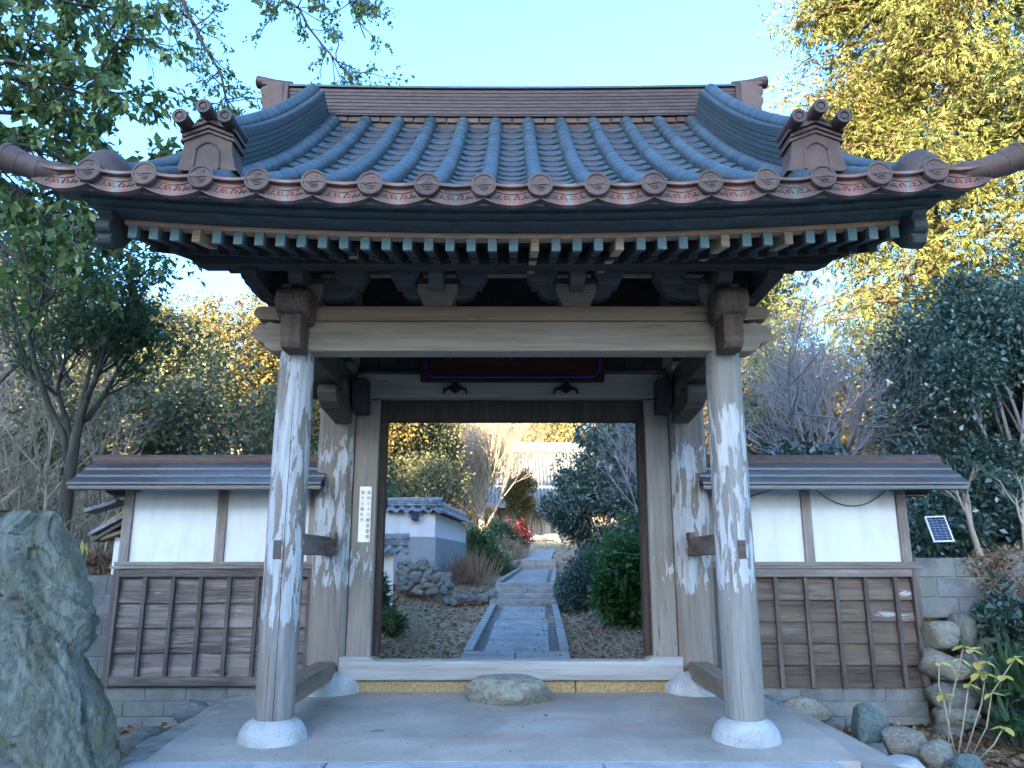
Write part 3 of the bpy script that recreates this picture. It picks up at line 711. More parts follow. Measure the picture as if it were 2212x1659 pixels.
# rafters
NR = 37
bare = {3, 19, 23, 28, 31}
raf = MB()
for k in range(NR):
    x = -2.44 + k*4.90/(NR - 1); lz = lat(x)
    def pr(y, z0=3.318, h=.082, s_=.24, y0=4.605, hw=.0265): 
        z = z0 + lz + (y - y0)*s_; return [(x-hw, y, z), (x+hw, y, z), (x+hw, y, z+h), (x-hw, y, z+h)]
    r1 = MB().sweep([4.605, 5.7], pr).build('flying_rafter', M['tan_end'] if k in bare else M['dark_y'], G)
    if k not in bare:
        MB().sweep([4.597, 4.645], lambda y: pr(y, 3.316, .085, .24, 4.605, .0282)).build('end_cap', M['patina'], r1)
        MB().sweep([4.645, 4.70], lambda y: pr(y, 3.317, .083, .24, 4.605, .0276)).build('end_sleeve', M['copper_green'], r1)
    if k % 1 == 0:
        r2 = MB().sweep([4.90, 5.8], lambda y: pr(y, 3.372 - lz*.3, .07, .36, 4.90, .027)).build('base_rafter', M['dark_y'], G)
        MB().sweep([4.893, 4.93], lambda y: pr(y, 3.370 - lz*.3, .073, .36, 4.90, .0285)).build('end_cap', M['tan_end'] if k == 10 else M['copper_green'], r2)
# barge boards
for sgn in (-1, 1):
    bb = MB(); st = [i/14*2.9 for i in range(15)]
    bb.sweep(st, lambda d: [(sgn*(2.52), YE + .30 + d, prof(d + .30) + .09 - .17 - .04*math.sin(d)), (sgn*2.60, YE + .30 + d, prof(d+.30) + .09 - .17 - .04*math.sin(d)), (sgn*2.60, YE + .30 + d, prof(d + .30) + .04), (sgn*2.52, YE + .30 + d, prof(d + .30) + .04)])
    BB = bb.build('barge_board', M['copper_green'], roof, bevel=.006)
    cl = [(4.46, 3.58), (4.46, 3.51), (4.49, 3.49), (4.46, 3.46), (4.45, 3.42), (4.47, 3.395), (4.50, 3.39), (4.485, 3.36), (4.50, 3.33), (4.56, 3.31), (4.66, 3.36), (4.76, 3.46), (4.80, 3.62)]
    MB().prism(cl, 0, sgn*2.515, sgn*2.606).build('carved_end', M['copper_green'], roof, bevel=.01)
    # verge courses and corner horn
    MB().sweep(st, lambda d: [RP(sgn*(lim(d) - .09), d, -.02), RP(sgn*(lim(d) + .02), d, -.03), RP(sgn*(lim(d) + .02), d, .03), RP(sgn*(lim(d) - .09), d, .045)]).build('verge_course', M['copper_dk'], roof, bevel=.01)
    hp = [(2.62, 4.30, 3.675), (2.74, 4.28, 3.685), (2.86, 4.26, 3.70), (2.97, 4.24, 3.728), (3.06, 4.22, 3.765)]
    hr = [.056, .060, .067, .076, .084]
    H_ = MB(); H_.tube([(sgn*x, y, z) for x, y, z in hp], hr, 20); H_.build('corner_horn', M['crest'], roof, smooth=35)
    rb = MB()
    for q in range(4):
        p0, p1 = hp[q], hp[q+1]; rb.tube([(sgn*(p0[0]*.97+p1[0]*.03), p0[1], p0[2]), (sgn*(p0[0]*.5+p1[0]*.5), (p0[1]+p1[1])/2, (p0[2]+p1[2])/2)], [hr[q]+.003, (hr[q]+hr[q+1])/2 + .003], 20)
    rb.tube([(sgn*3.045, 4.222, 3.76), (sgn*3.065, 4.219, 3.768)], [.085, .089], 20)
    rb.build('horn_band', M['crest'], roof, smooth=35)
    BX('corner_block', M['eave'], roof, *sorted((sgn*2.66, sgn*2.92)), 4.24, 4.40, 3.645, 3.70, c=.01)
    # dome tile behind the last crest
    dm = MB(); prf = [(math.cos(t*math.pi/2/7)*1.0, math.sin(t*math.pi/2/7)) for t in range(8)]
    dm.lathe([(1.0, -.3)] + [(max(r_, .001), z) for r_, z in prf], 28, Matrix.Translation((sgn*2.55, 4.43, 3.72)) @ Matrix.Diagonal((.15, .17, .19, 1)))
    dm.build('dome_tile', M['copper_dk'], roof, smooth=50)

# descending ridges
def sweep_ridge(name, mat, x0, x1, u0, u1, d0, d1, n=16, par=roof):
    return MB().sweep([d0 + (d1-d0)*i/n for i in range(n+1)], lambda d: [RP(x0, d, u0), RP(x1, d, u0), RP(x1, d, u1), RP(x0, d, u1)]).build(name, mat, par)
seg_me = half_tile(.19, .0605, .0597).mesh('ridge_tile', M['copper'], 40)
for sgn in (-1, 1):
    xc = sgn*2.035
    sweep_ridge('ridge_flange', M['copper'], xc - .175, xc + .175, .045, .07, .54, 2.98)
    sweep_ridge('ridge_core', M['copper'], xc - .104, xc + .104, .05, .320, .54, 2.98)
    for q in range(6):
        sweep_ridge('ridge_course', M['copper'], xc - .135 + .004*q, xc + .135 - .004*q, .075 + q*.036, .075 + q*.036 + .031, .54, 2.97)
    sweep_ridge('ridge_flange', M['copper'], xc - .117, xc + .117, .284, .314, .54, 2.97)
    for j in range(17):
        link('ridge_tile', seg_me, roof, RM(xc, .50 + (j + .5)*2.48/17, .325))
    # demon-tile end block
    OB = MB(); yy = 4.60; zb = 3.845; oxc = sgn*1.985
    pts = [(-.205, 0), (-.185, .04), (-.17, .10), (-.16, .18), (-.16, .275), (0, .34), (.16, .275), (.16, .18), (.17, .10), (.185, .04), (.205, 0)]
    oni = OB.prism([(oxc + x, zb + z) for x, z in pts], 1, yy - .06, yy + .12).build('ridge_end_block', M['crest'], roof, bevel=.006)
    for q, (h0, h1, ex) in enumerate(((.225, .243, .018), (.255, .275, .010), (.29, .315, .022))):
        MB().prism([(oxc + x, zb + z) for x, z in ((-.158-ex, h0 - .025), (0, h0 + .045), (.158+ex, h0 - .025), (.158+ex, h1 - .025), (0, h1 + .045), (-.158-ex, h1 - .025))], 1, yy - .075 - .006*q, yy + .13 + .004*q).build('moulding', M['crest'], roof)
    cap = [(-.16, .30), (-.07, .34), (-.03, .41), (.03, .41), (.07, .34), (.16, .30), (.16, .27), (0, .33), (-.16, .27)]
    MB().prism([(oxc + x, zb + z) for x, z in cap], 1, yy - .05, yy + .10).build('moulding', M['crest'], roof, bevel=.004)
    arch = [(-.085, .012), (-.078, .10), (-.075, .15), (-.055, .175), (-.03, .195), (0, .205), (.03, .195), (.055, .175), (.075, .15), (.078, .10), (.085, .012)]
    rim = MB()
    rim.tube([(oxc + x, yy - .064, zb + z) for x, z in arch], .009, 6); rim.build('panel_rim', M['crest'], roof, smooth=40)
    for dx, dz in ((-.145, .325), (0, .395), (.145, .325)):
        cyl = MB(); Mx = Matrix.Translation((oxc + dx, yy - .02, zb + dz)) @ Matrix.Rotation(R(90 + 2), 4, 'X')
        cyl.lathe([(.046, -.14), (.047, 0), (.048, .10), (.050, .165), (.047, .171), (.028, .171), (.026, .162), (.021, .162), (.019, .168), (.001, .168)], 24, Mx)
        cyl.build('round_finial', M['copper_dk'], roof, smooth=35)
# main ridge
def rlat(x): return .0055*x*x
def rsweep(name, mat, hw, y0, y1, z0, z1):
    return MB().sweep([u*hw for u in XS], lambda x: [(x, y0, z0 + rlat(x)), (x, y1, z0 + rlat(x)), (x, y1, z1 + rlat(x)), (x, y0, z1 + rlat(x))]).build(name, mat, roof, bevel=.002)
rsweep('ridge_base', M['copper_dk'], 2.42, 7.22, 7.50, 5.70, 5.90)
rsweep('ridge_ledge', M['copper_dk'], 2.43, 7.17, 7.55, 5.895, 5.912)
rsweep('ridge_core', M['copper_dk'], 2.38, 7.255, 7.465, 5.90, 6.25)
for q in range(8):
    rsweep('ridge_course', M['copper_dk'], 2.40, 7.235 - .0*q, 7.485, 5.918 + q*.0412, 5.918 + q*.0412 + .036)
rsweep('ridge_cap', M['copper'], 2.41, 7.21, 7.51, 6.25, 6.275)
for q in range(14):
    x0 = -2.4 + q*4.8/14
    BX('base_plate', M['crest'], roof, x0 + .006, x0 + 4.8/14 - .006, 7.195, 7.215, 5.835 + rlat(x0), 5.89 + rlat(x0), c=.003)
for sgn in (-1, 1):
    e_ = [(2.40, 5.86), (2.68, 5.86), (2.66, 5.93), (2.63, 5.97), (2.63, 6.06), (2.655, 6.10), (2.655, 6.15), (2.63, 6.175), (2.655, 6.20), (2.665, 6.24), (2.645, 6.285), (2.60, 6.30), (2.655, 6.31), (2.655, 6.345), (2.42, 6.345)]
    MB().prism([(sgn*x, z) for x, z in e_], 1, 7.22, 7.50).build('ridge_end_tile', M['crest'], roof, bevel=.012)
    MB().tube([(sgn*2.37, 7.36, 6.365), (sgn*2.55, 7.36, 6.385), (sgn*2.74, 7.36, 6.425)], [.068, .072, .08], 18, True, .8).build('ridge_finial', M['crest'], roof, smooth=35)
    BX('ridge_end_plate', M['copper_dk'], roof, *sorted((sgn*2.36, sgn*2.41)), 7.20, 7.52, 5.9, 6.33, c=.006)

# ------------------------------------------------------------------ things on the gate
nb_ = BX('name_board', plain('silvered_metal', (.70,.66,.58), .35, .25, var=.06), None, -1.478, -1.362, 7.508, 7.516, 1.56, 2.09, c=.002)
tag(nb_, 'narrow pale metal sign with vertical Japanese writing on the gate frame', 'sign')
ink = plain('black_ink', (.012,.012,.013), .6)
for col_, (xc, txt) in enumerate(((-1.388, '遠州三十三観音霊場'), (-1.446, '第十三番札所'))):
    for i, ch in enumerate(txt):
        me = text_mesh('written_character', ch, .040, ink, .0006)
        link('written_character', me, nb_, Matrix.Translation((xc, 7.5065, 2.02 - i*.0525 - .003)) @ Matrix.Rotation(R(90), 4, 'X'))
for x in (-1.468, -1.372):
    for z in (2.078, 1.572):
        MB().lathe([(.003, 0), (.003, .002), (.001, .003)], 8, Matrix.Translation((x, 7.508, z)) @ Matrix.Rotation(R(90), 4, 'X')).build('screw', M['iron'], nb_)
# ------------------------------------------------------------------ flanking walls
def stone_mesh(seed, mat, name='stone', sub=3, rough=.16, flat=1.0):
    import bmesh
    bm = bmesh.new(); bmesh.ops.create_icosphere(bm, subdivisions=sub, radius=1.0)
    o = Vector((seed*13.1, seed*7.7, seed*3.3))
    for v_ in bm.verts:
        d = v_.co.normalized()
        q = Vector((abs(d.x)**.8*math.copysign(1, d.x), abs(d.y)**.8*math.copysign(1, d.y), abs(d.z)**.8*math.copysign(1, d.z)))
        v_.co = q*(1.08 + rough*2.0*noise.noise(d*1.1 + o) + rough*.8*noise.noise(d*2.7 + o))
    rr_ = random.Random(seed*7 + 1)
    for _k in range(7):
        pn = Vector((rr_.gauss(0, 1), rr_.gauss(0, 1), rr_.gauss(0, .8))).normalized(); lim_ = rr_.uniform(.74, .95)
        for v_ in bm.verts:
            e_ = v_.co.dot(pn) - lim_
            if e_ > 0: v_.co -= pn*e_*.85
    me = bpy.data.meshes.new(name); bm.to_mesh(me); bm.free()
    me.polygons.foreach_set('use_smooth', np.ones(len(me.polygons), bool)); me.materials.append(mat)
    return me
def place(me, name, parent, loc, sc, rot=(0, 0, 0)):
    from mathutils import Euler
    return link(name, me, parent, Matrix.Translation(loc) @ Euler(rot).to_matrix().to_4x4() @ Matrix.Diagonal((*sc, 1)))

def side_wall(sgn, label, xin, xout, rows, battens, posts, pmat, rail_bottom):
    W = empty('plastered_wall', (sgn*2.85, 7.75, 0), label, 'wall')
    zt, zb = 1.31, .245
    ix, ox = sgn*xin, sgn*xout
    BX('backing', M['dark_x'], W, *sorted((ix, ox)), 7.76, 7.90, .2, 2.10, c=0)
    # plaster panels between the posts
    px = sorted(posts); 
    for a_, b_ in zip(px[:-1], px[1:]):
        BX('plaster_panel', M['plaster'], W, a_ + .045, b_ - .045, 7.725, 7.765, 1.372, 2.10, c=.003)
    for x in px:
        BX('post', M['post'], W, x - .047, x + .047, 7.69, 7.85, 1.37, 2.12, c=.005)
    BX('rail', M['rail'], W, *sorted((ix, ox + sgn*.03)), 7.655, 7.80, 1.338, 1.378, c=.004)
    BX('sill_board', M['rail'], W, *sorted((ix, ox + sgn*.05)), 7.61, 7.80, 1.312, 1.336, c=.004)
    BX('top_rail', M['rail'] if sgn > 0 else M['plank_l'], W, *sorted((ix, ox - sgn*.01)), 7.625, 7.72, 1.235, 1.310, c=.004)
    zb0 = zb + (.085 if rail_bottom else 0)
    h = (1.235 - zb0)/rows
    for i in range(rows):
        z0 = zb0 + i*h
        MB().prism([(7.71, z0 - .016), (7.664, z0 - .016), (7.698, z0 + h), (7.72, z0 + h)], 0, ix, ox).build('plank', M[pmat], W)
    for x in battens:
        tilt = 0
        BX('batten', M['batten'], W, x - .019, x + .019, 7.628, 7.668, zb + (.083 if rail_bottom else -.02), 1.236, c=.004)
    for x in (ox - sgn*.02, ix + sgn*.03):
        BX('edge_board', M['batten'], W, x - .032, x + .032, 7.622, 7.73, zb - .005, 1.31, c=.005)
    if rail_bottom: BX('bottom_rail', M['plank_l'], W, *sorted((ix, ox - sgn*.055)), 7.62, 7.70, zb, zb + .083, c=.005)
    # copper roof in stepped courses
    xe = 4.20 if sgn < 0 else 4.32
    xi = 1.80
    e0, e1 = sorted((sgn*xi, sgn*xe))
    def crs(name, y0, z0, y1, z1, th): 
        for s_ in (1, -1):
            yy0, yy1 = (y0, y1) if s_ > 0 else (15.5 - y0, 15.5 - y1)
            n_ = 5
            rr = random.Random(int(y0*1000) + (7 if sgn > 0 else 0)); off = rr.uniform(0, .4)
            cuts = [e0] + [e0 + off + (e1-e0)*k/n_ for k in range(n_) if e0 + .15 < e0 + off + (e1-e0)*k/n_ < e1 - .1] + [e1]
            for p0, p1 in zip(cuts[:-1], cuts[1:]):
                MB().prism([(yy0, z0), (yy1, z1), (yy1, z1 - .012), (yy0, z0 - th)], 0, p0 + .0012, p1 - .0012).build(name, M['wallroof'], W)
    for k in range(3):
        y0 = 7.27 + k*.135; y1 = y0 + .155
        crs('roof_sheet', y0, 2.112 + k*.082, y1, 2.108 + k*.082 + .076, .022)
    BX('eave_board', M['wallroof'], W, e0 + .004, e1 - .004, 7.285, 7.40, 2.045, 2.084, c=.004)
    BX('eave_board', M['wallroof'], W, e0 + .004, e1 - .004, 8.10, 8.215, 2.045, 2.084, c=.004)
    MB().prism([(7.30, 2.05), (7.5, 2.07), (7.75, 2.26), (8.0, 2.07), (8.2, 2.05), (7.75, 2.33)], 0, e0 + .012, e1 - .012).build('roof_core', M['dark_x'], W)
    BX('roof_ridge', M['crest'], W, e0 + .01, e1 - .03, 7.66, 7.84, 2.33, 2.362, c=.004)
    MB().tube([(e0, 7.75, 2.372), (e0 + 1.2, 7.75, 2.369), (e1 - .02, 7.75, 2.372)], .072, 18, True, .85).build('ridge_roll', M['crest'], W, smooth=40)
    for x in (ox - sgn*.1, (ox+ix)/2):
        BX('eave_arm', M['dark_y'], W, x - .03, x + .03, 7.36, 8.1, 2.06, 2.115, c=.004)
    # block footing
    z = zb - .012
    for r_ in range(3):
        hh = .135; z0 = z - (r_ + 1)*hh
        nb2 = 5; bw = abs(ox - ix)/nb2; sh = (r_ % 2)*bw*.5
        for k in range(-1, nb2 + 1):
            x0 = min(ix, ox) + k*bw + sh; x1 = x0 + bw
            x0 = max(x0, min(ix, ox)); x1 = min(x1, max(ix, ox))
            if x1 - x0 < .05: continue
            BX('footing_block', M['block_l'], W, x0 + .005, x1 - .005, 7.69, 7.92, z0 + .005, z0 + hh - .004, c=.005)
    BX('footing_mortar', M['mortar'], W, *sorted((ix, ox)), 7.698, 7.91, z - .42, z - .002, c=0)
    return W
WL = side_wall(-1, 'low white plastered wall with four weatherboards beside the green standing stone', 1.905, 3.83, 4,
          [-3.80 + .27*i for i in range(1, 7)], [-3.80, -2.87, -1.96], 'plank_l', True)
WR = side_wall(1, 'low white plastered wall with five brown weatherboards beside the solar panel', 1.905, 3.90, 5,
          [2.535, 2.825, 3.115, 3.40, 3.69, 2.21], [1.96, 2.915, 3.86], 'plank_r', False)
# hanging wires under the right roof
def wire(name, pts, label, r=.0045):
    o = MB().tube(pts, r, 6).build(name, M['iron'], None, smooth=True); return tag(o, label, 'cable')
wire('cable', [(3.02 + .72*t, 7.705, 2.085 - .17*(1 - (2*t - 1)**2)) for t in [i/12 for i in range(13)]], 'black cable sagging in a loop across the white panel near the solar panel')
wire('cable', [(1.95 + .85*t, 7.705, 1.985 + .11*t*t - .03*math.sin(t*6)) for t in [i/10 for i in range(11)]], 'black cable rising across the white panel behind the peeling front post')
# solar panel
SPn = empty('solar_panel', (4.15, 7.55, 1.85), 'small blue solar panel in a white frame at the end of the wall', 'solar panel')
Ms = Matrix.Translation((4.10, 7.50, 1.685)) @ Matrix.Rotation(R(-2), 4, 'Y') @ Matrix.Rotation(R(-22), 4, 'X') @ Matrix.Scale(.95, 4)
def tb(name, mat, par, *a_, c=.002):
    m_ = MB().box(*a_, c=c); m_.v = [tuple(Ms @ Vector(q)) for q in m_.v]; return m_.build(name, mat, par)
frm = plain('white_frame', (.62,.62,.60), .5)
tb('cell_sheet', plain('solar_cell', (.006,.010,.04), .15, .0, .6), SPn, -.092, .092, .0, .008, -.128, .128)
for a_ in ((-.104, .104, -.006, .014, -.14, -.126), (-.104, .104, -.006, .014, .126, .14), (-.104, -.09, -.005, .013, -.127, .127), (.09, .104, -.005, .013, -.127, .127)):
    tb('frame', frm, SPn, *a_)
for k in range(1, 9): tb('grid_line', frm, SPn, -.09, .09, -.0012, .0, -.126 + k*.0283, -.1248 + k*.0283, c=0)
for k in range(1, 4): tb('grid_line', frm, SPn, -.0915 + k*.046, -.0905 + k*.046, -.0012, .0, -.126, .126, c=0)
tb('bracket', M['iron'], SPn, -.02, .02, .015, .2, -.03, .03)

# ------------------------------------------------------------------ concrete block walls
def block_wall(label, x0, x1, y, ztop, rows, bw, bh, mat):
    W = empty('concrete_block_wall', ((x0+x1)/2, y, ztop - rows*bh), label, 'wall')
    n_ = int(round((x1 - x0)/bw))
    for r_ in range(rows):
        sh = .5*bw if r_ % 2 else 0
        for k in range(-1, n_ + 1):
            a_, b_ = max(x0, x0 + k*bw + sh), min(x1, x0 + (k+1)*bw + sh)
            if b_ - a_ < .06: continue
            BX('concrete_block', M[mat], W, a_ + .005, b_ - .005, y, y + .15, ztop - (r_+1)*bh + .005, ztop - r_*bh - .004, c=.007)
    BX('mortar_bed', M['mortar'], W, x0, x1, y + .008, y + .14, ztop - rows*bh, ztop - .004, c=0)
    return W
block_wall('dark concrete block wall between the standing stone and the weatherboards', -5.6, -3.88, 7.86, 1.25, 5, .40, .195, 'block_c')
block_wall('grey concrete block wall above the rounded stones by the yellow-leaved shrub', 4.02, 6.8, 7.90, 1.42, 3, .40, .195, 'block_l')
# rounded stones under the right block wall
RS = empty('stone_retaining_wall', (4.3, 7.9, 0), 'stacked rounded lichen-spotted stones under the grey block wall', 'wall')
sm = [stone_mesh(i, M[m_]) for i, m_ in enumerate(('pale_boulder', 'pale_boulder', 'boulder', 'boulder', 'green_boulder', 'brown_boulder', 'pale_boulder', 'boulder'))]
rs = random.Random(5)
for (x, y, z, a_, b_) in ((4.02, 7.55, .70, .17, .125), (4.30, 7.7, .72, .12, .16), (3.99, 7.5, .44, .19, .125), (4.02, 7.5, .20, .19, .135), (4.0, 7.42, .0, .17, .11), (4.33, 7.62, .42, .16, .14), (4.38, 7.6, .16, .17, .14), (4.6, 7.7, .62, .18, .15), (4.7, 7.65, .3, .19, .16), (4.95, 7.7, .55, .18, .16), (5.05, 7.65, .22, .2, .17), (4.7, 7.6, .0, .18, .12), (5.3, 7.7, .45, .2, .2), (5.3, 7.65, .1, .2, .16), (3.92, 7.4, -.14, .14, .09)):
    place(rs.choice(sm[:4] + sm[6:]), 'stone', RS, (x, y, z), (a_, .16, b_), (rs.uniform(-.2, .2), rs.uniform(-.25, .25), rs.uniform(-.3, .3)))
# kerb boulders and stray stones on the right
def lone(label, me, loc, sc, rz=0.0, cat='boulder', grp='boulders edging the ground beside the gate floor'):
    o = place(me, 'boulder', None, loc, sc, (0, 0, rz)); return tag(o, label, cat, grp)
lone('upright blue-green boulder in front of the brown weatherboards', stone_mesh(21, M['green_boulder']), (2.98, 6.95, .02), (.13, .12, .15))
lone('tan rounded boulder between the blue-green and the grey boulder', stone_mesh(22, M['pale_boulder']), (3.13, 6.62, -.03), (.15, .13, .115), .3)
lone('smooth dark grey boulder below the tan one', stone_mesh(23, M['pale_boulder']), (3.19, 6.25, -.05), (.12, .11, .115), .8)
lone('blue-grey boulder nearest the lower right corner', stone_mesh(24, M['green_boulder']), (3.26, 5.98, -.06), (.11, .10, .10))
lone('pale flat boulder cut by the bottom edge of the picture', stone_mesh(25, M['granite']), (2.62, 5.62, -.02), (.17, .14, .12), .5)
lone('pale low rock half buried against the block footing', stone_mesh(26, M['pale_boulder']), (2.66, 7.52, .03), (.21, .11, .12))
lone('greenish flat stone beside the foot of the peeling post', stone_mesh(27, M['green_boulder']), (2.22, 7.30, .16), (.15, .10, .05))
for i, (x, y, a_, b_) in enumerate(((2.66, 6.85, .18, .10), (2.80, 6.50, .20, .12), (2.88, 6.12, .17, .11))):
    o = place(stone_mesh(30 + i, M['boulder']), 'stepping_stone', None, (x, y, -.075), (a_, b_, .055), (0, 0, i*.7))
    tag(o, ('flat stepping stone nearest the blue-green boulder', 'flat stepping stone lying between two others', 'flat stepping stone nearest the bottom edge')[i], 'stone', 'flat stones set in the dirt')
# stones on the left
o = place(stone_mesh(41, M['boulder']), 'boulder', None, (-2.86, 6.55, -.02), (.20, .14, .10), (0, .1, .6)); tag(o, 'dark flat rock lying behind the standing stone', 'boulder')
o = place(stone_mesh(42, M['pale_boulder']), 'boulder', None, (-2.62, 6.10, .02), (.12, .10, .10), (0, 0, .3)); tag(o, 'small pale rock between the standing stone and the floor edge', 'boulder')
o = place(stone_mesh(43, M['block_c']), 'concrete_lump', None, (-2.85, 7.45, .03), (.17, .09, .10), (.1, .2, .2)); tag(o, 'broken dark concrete lump at the foot of the block footing', 'rubble')
# doorstep stone
st_ = place(stone_mesh(8, M['pale_boulder'], sub=4, rough=.10), 'step_rock', None, (-.02, 7.10, .27), (.325, .24, .175)); tag(st_, 'flat-topped natural stone step in front of the sill', 'step')
for v_ in st_.data.vertices:
    if v_.co.z > .72: v_.co.z = .72 + (v_.co.z - .72)*.2

# ------------------------------------------------------------------ standing stone
def monolith():
    n_, m_ = 170, 160
    zz = [-.35, .0, .21, .35, .50, .62, .72, .82, .95, 1.08, 1.17, 1.35, 1.5, 1.6, 1.66, 1.69, 1.71]
    xr = [-2.32, -2.36, -2.385, -2.41, -2.47, -2.56, -2.65, -2.68, -2.66, -2.65, -2.68, -2.78, -2.87, -2.92, -2.95, -2.97, -3.0]
    xl = [-3.95, -3.95, -3.93, -3.9, -3.88, -3.86, -3.85, -3.84, -3.82, -3.8, -3.78, -3.75, -3.7, -3.65, -3.6, -3.55, -3.5]
    v = np.zeros((m_*n_ + 1, 3)); V_ = Vector
    for i in range(m_):
        z = -.35 + 2.05*(i/(m_-1))**.92; a_ = np.interp(z, zz, xl); b_ = np.interp(z, zz, xr)
        c_ = (a_+b_)/2; h = (b_-a_)/2; dp = .25*(1 - .3*max(0, z)/1.7)*min(1, max(.12, (1.74 - z)/.22))
        for k in range(n_):
            t = 2*math.pi*k/n_; cs, sn = math.cos(t), math.sin(t)
            x = c_ + h*math.copysign(abs(cs)**.62, cs); y = 5.02 + dp*math.copysign(abs(sn)**.5, sn) + .05*(z - .8)
            # slaty cleavage dipping to the right: stepped ledges plus fine grain
            q = x*.80 + z*.60; r_ = -x*.60 + z*.80
            big = .08*noise.noise(V_((q*1.3, y*1.2, r_*.8))) + .05*noise.noise(V_((q*3.0 + 5, y*2.5, r_*1.7)))
            big = .35*big + .65*round(big/.045)*.045
            lay = q*3.4 + 1.1*noise.noise(V_((q*1.6, y*2, r_*1.3 + 3))); fr_ = lay - math.floor(lay)
            step = .085*(fr_ - .5) - (.04 if fr_ > .93 else 0)
            lay2 = q*11 + 1.6*noise.noise(V_((q*3, y*3, r_*2.2))); f2 = lay2 - math.floor(lay2)
            fine = .028*(f2 - .5) + .022*noise.noise(V_((q*26, y*20, r_*9))) + .012*noise.noise(V_((q*55, y*40, r_*30)))
            d = big + step + fine
            nrm = V_((cs*.45, sn, .1)).normalized()
            v[i*n_ + k] = (x + nrm.x*d*.7, y + nrm.y*d, z + .03*noise.noise(V_((x*2, y*2, 5)))*(z > 1.3))
    v[-1] = v[-1-n_:-1].mean(0) + np.array([0, 0, .01])
    id_ = np.arange(m_*n_).reshape(m_, n_); nxt = np.roll(id_, -1, 1)
    f = np.stack([id_[:-1], nxt[:-1], nxt[1:], id_[1:]], -1).reshape(-1, 4)
    tris = np.vstack([f[:, [0, 1, 2]], f[:, [0, 2, 3]], np.stack([id_[-1], nxt[-1], np.full(n_, m_*n_)], -1)])
    o = link('standing_stone', np_mesh('standing_stone', v, tris, M['schist'], True))
    return tag(o, 'tall rugged blue-green standing stone in front of the wall', 'stone')
monolith()

# ------------------------------------------------------------------ rubbish and low wall on the left bank
fr = empty('fallen_tile_roof', (-4.05, 7.98, 1.7), 'broken tiles and boards of a collapsed coping left of the plastered wall', 'rubble')
for i, (x, z, l, an, m_) in enumerate(((-4.06, 1.735, .36, -.5, 'tileold'), (-4.02, 1.69, .40, -.55, 'bracket'), (-3.98, 1.65, .30, -.35, 'beam_y'), (-3.98, 1.83, .26, -.6, 'yellow_stone'), (-4.18, 1.93, .34, -.3, 'tileold'))):
    q = MB().box(-l/2, l/2, -.12, .12, -.018, .018, c=.005); mt = Matrix.Translation((x, 7.92 + .02*i, z)) @ Matrix.Rotation(an, 4, 'Y')
    q.v = [tuple(mt @ Vector(p)) for p in q.v]; q.build('broken_board' if m_ != 'tileold' else 'broken_tile', M[m_], fr)
ws = BX('white_wall_end', M['plaster'], None, -4.02, -3.90, 7.93, 8.1, 1.25, 1.62, c=.004); tag(ws, 'white plaster wall stub behind the left corner post', 'wall')

# ------------------------------------------------------------------ garden walls with tiled coping
def coping(parent, pts, w_, z, tile_sp=.26, h=.2):
    """tiled coping along a straight run of points"""
    (xa, ya), (xb, yb) = pts; d = Vector((xb-xa, yb-ya, 0)); L = d.length; d.normalize(); nrm = Vector((-d.y, d.x, 0))
    n_ = max(2, int(L/tile_sp)); sp = L/n_
    rot = Matrix(((d.x, nrm.x, 0), (d.y, nrm.y, 0), (0, 0, 1))).to_4x4()
    for s_ in (1, -1):
        b = MB(); k_ = 8; v = []
        for yy, dz in ((0.02, h*.72), (w_*.5, h*.36), (w_, 0)):
            for q in range(k_+1):
                u = q/k_; v.append(((u-.5)*sp*1.05, s_*yy, dz + .032*math.sin(u*2*math.pi - .8)))
        m = k_+1; f = [(i*m+q, i*m+q+1, (i+1)*m+q+1, (i+1)*m+q) for i in range(2) for q in range(k_)]
        nv = len(v); v += [(x, y, zz - .03) for x, y, zz in v]; f += [tuple(i + nv for i in q) for q in f]
        f += [(2*m+q, 2*m+q+1, nv+2*m+q+1, nv+2*m+q) for q in range(k_)]
        me = b.add(v, f).mesh('coping_tile', M['tileold'], 50)
        for i in range(n_):
            p = Vector((xa, ya, z)) + d*sp*(i + .5)
            link('coping_tile', me, parent, Matrix.Translation(p) @ rot)
    rdg = MB(); c0 = Vector((xa, ya, z + h*.8)); c1 = Vector((xb, yb, z + h*.8))
    for hh, ww, zz in ((.045, .12, 0), (.04, .10, .05), (.035, .085, .095)):
        q = MB().box(0, L, -ww, ww, zz, zz + hh, c=.006); mt = Matrix.Translation((xa, ya, z + h*.62)) @ rot; rdg.add([mt @ Vector(p) for p in q.v], q.f)
    rdg.tube([Vector((xa, ya, z + h*.62 + .14)) - d*.02, Vector((xb, yb, z + h*.62 + .14)) + d*.02], .055, 12)
    rdg.build('coping_ridge', M['tileold'], parent, smooth=40)
GW = empty('garden_wall', (-2.1, 17, 1.3), 'white over grey garden wall with a tiled coping turning the corner', 'wall')
c0 = Vector((-2.54, 17.0)); c1 = Vector((-1.66, 17.0)); c2 = Vector((-1.30, 22.5))
def wallrun(name, mat, p, q, off, z0, z1, par):
    d = (q-p).normalized(); n_ = Vector((d.y, -d.x))*off; a_, b_ = p + n_, q + n_; a2, b2 = p - n_, q - n_
    return MB().prism([(a_.x, a_.y), (b_.x, b_.y), (b2.x, b2.y), (a2.x, a2.y)], 2, z0, z1).build(name, mat, par)
in0, in1 = Vector((-3.3, 17.1)), Vector((-1.68, 17.1)); r0, r1 = Vector((-1.77, 17.003)), Vector((-1.42, 22.5))
wallrun('white_face', M['plaster'], in0, in1, .10, 1.905, 2.42, GW); wallrun('white_face', M['plaster'], r0, r1, .095, 1.90, 2.42, GW)
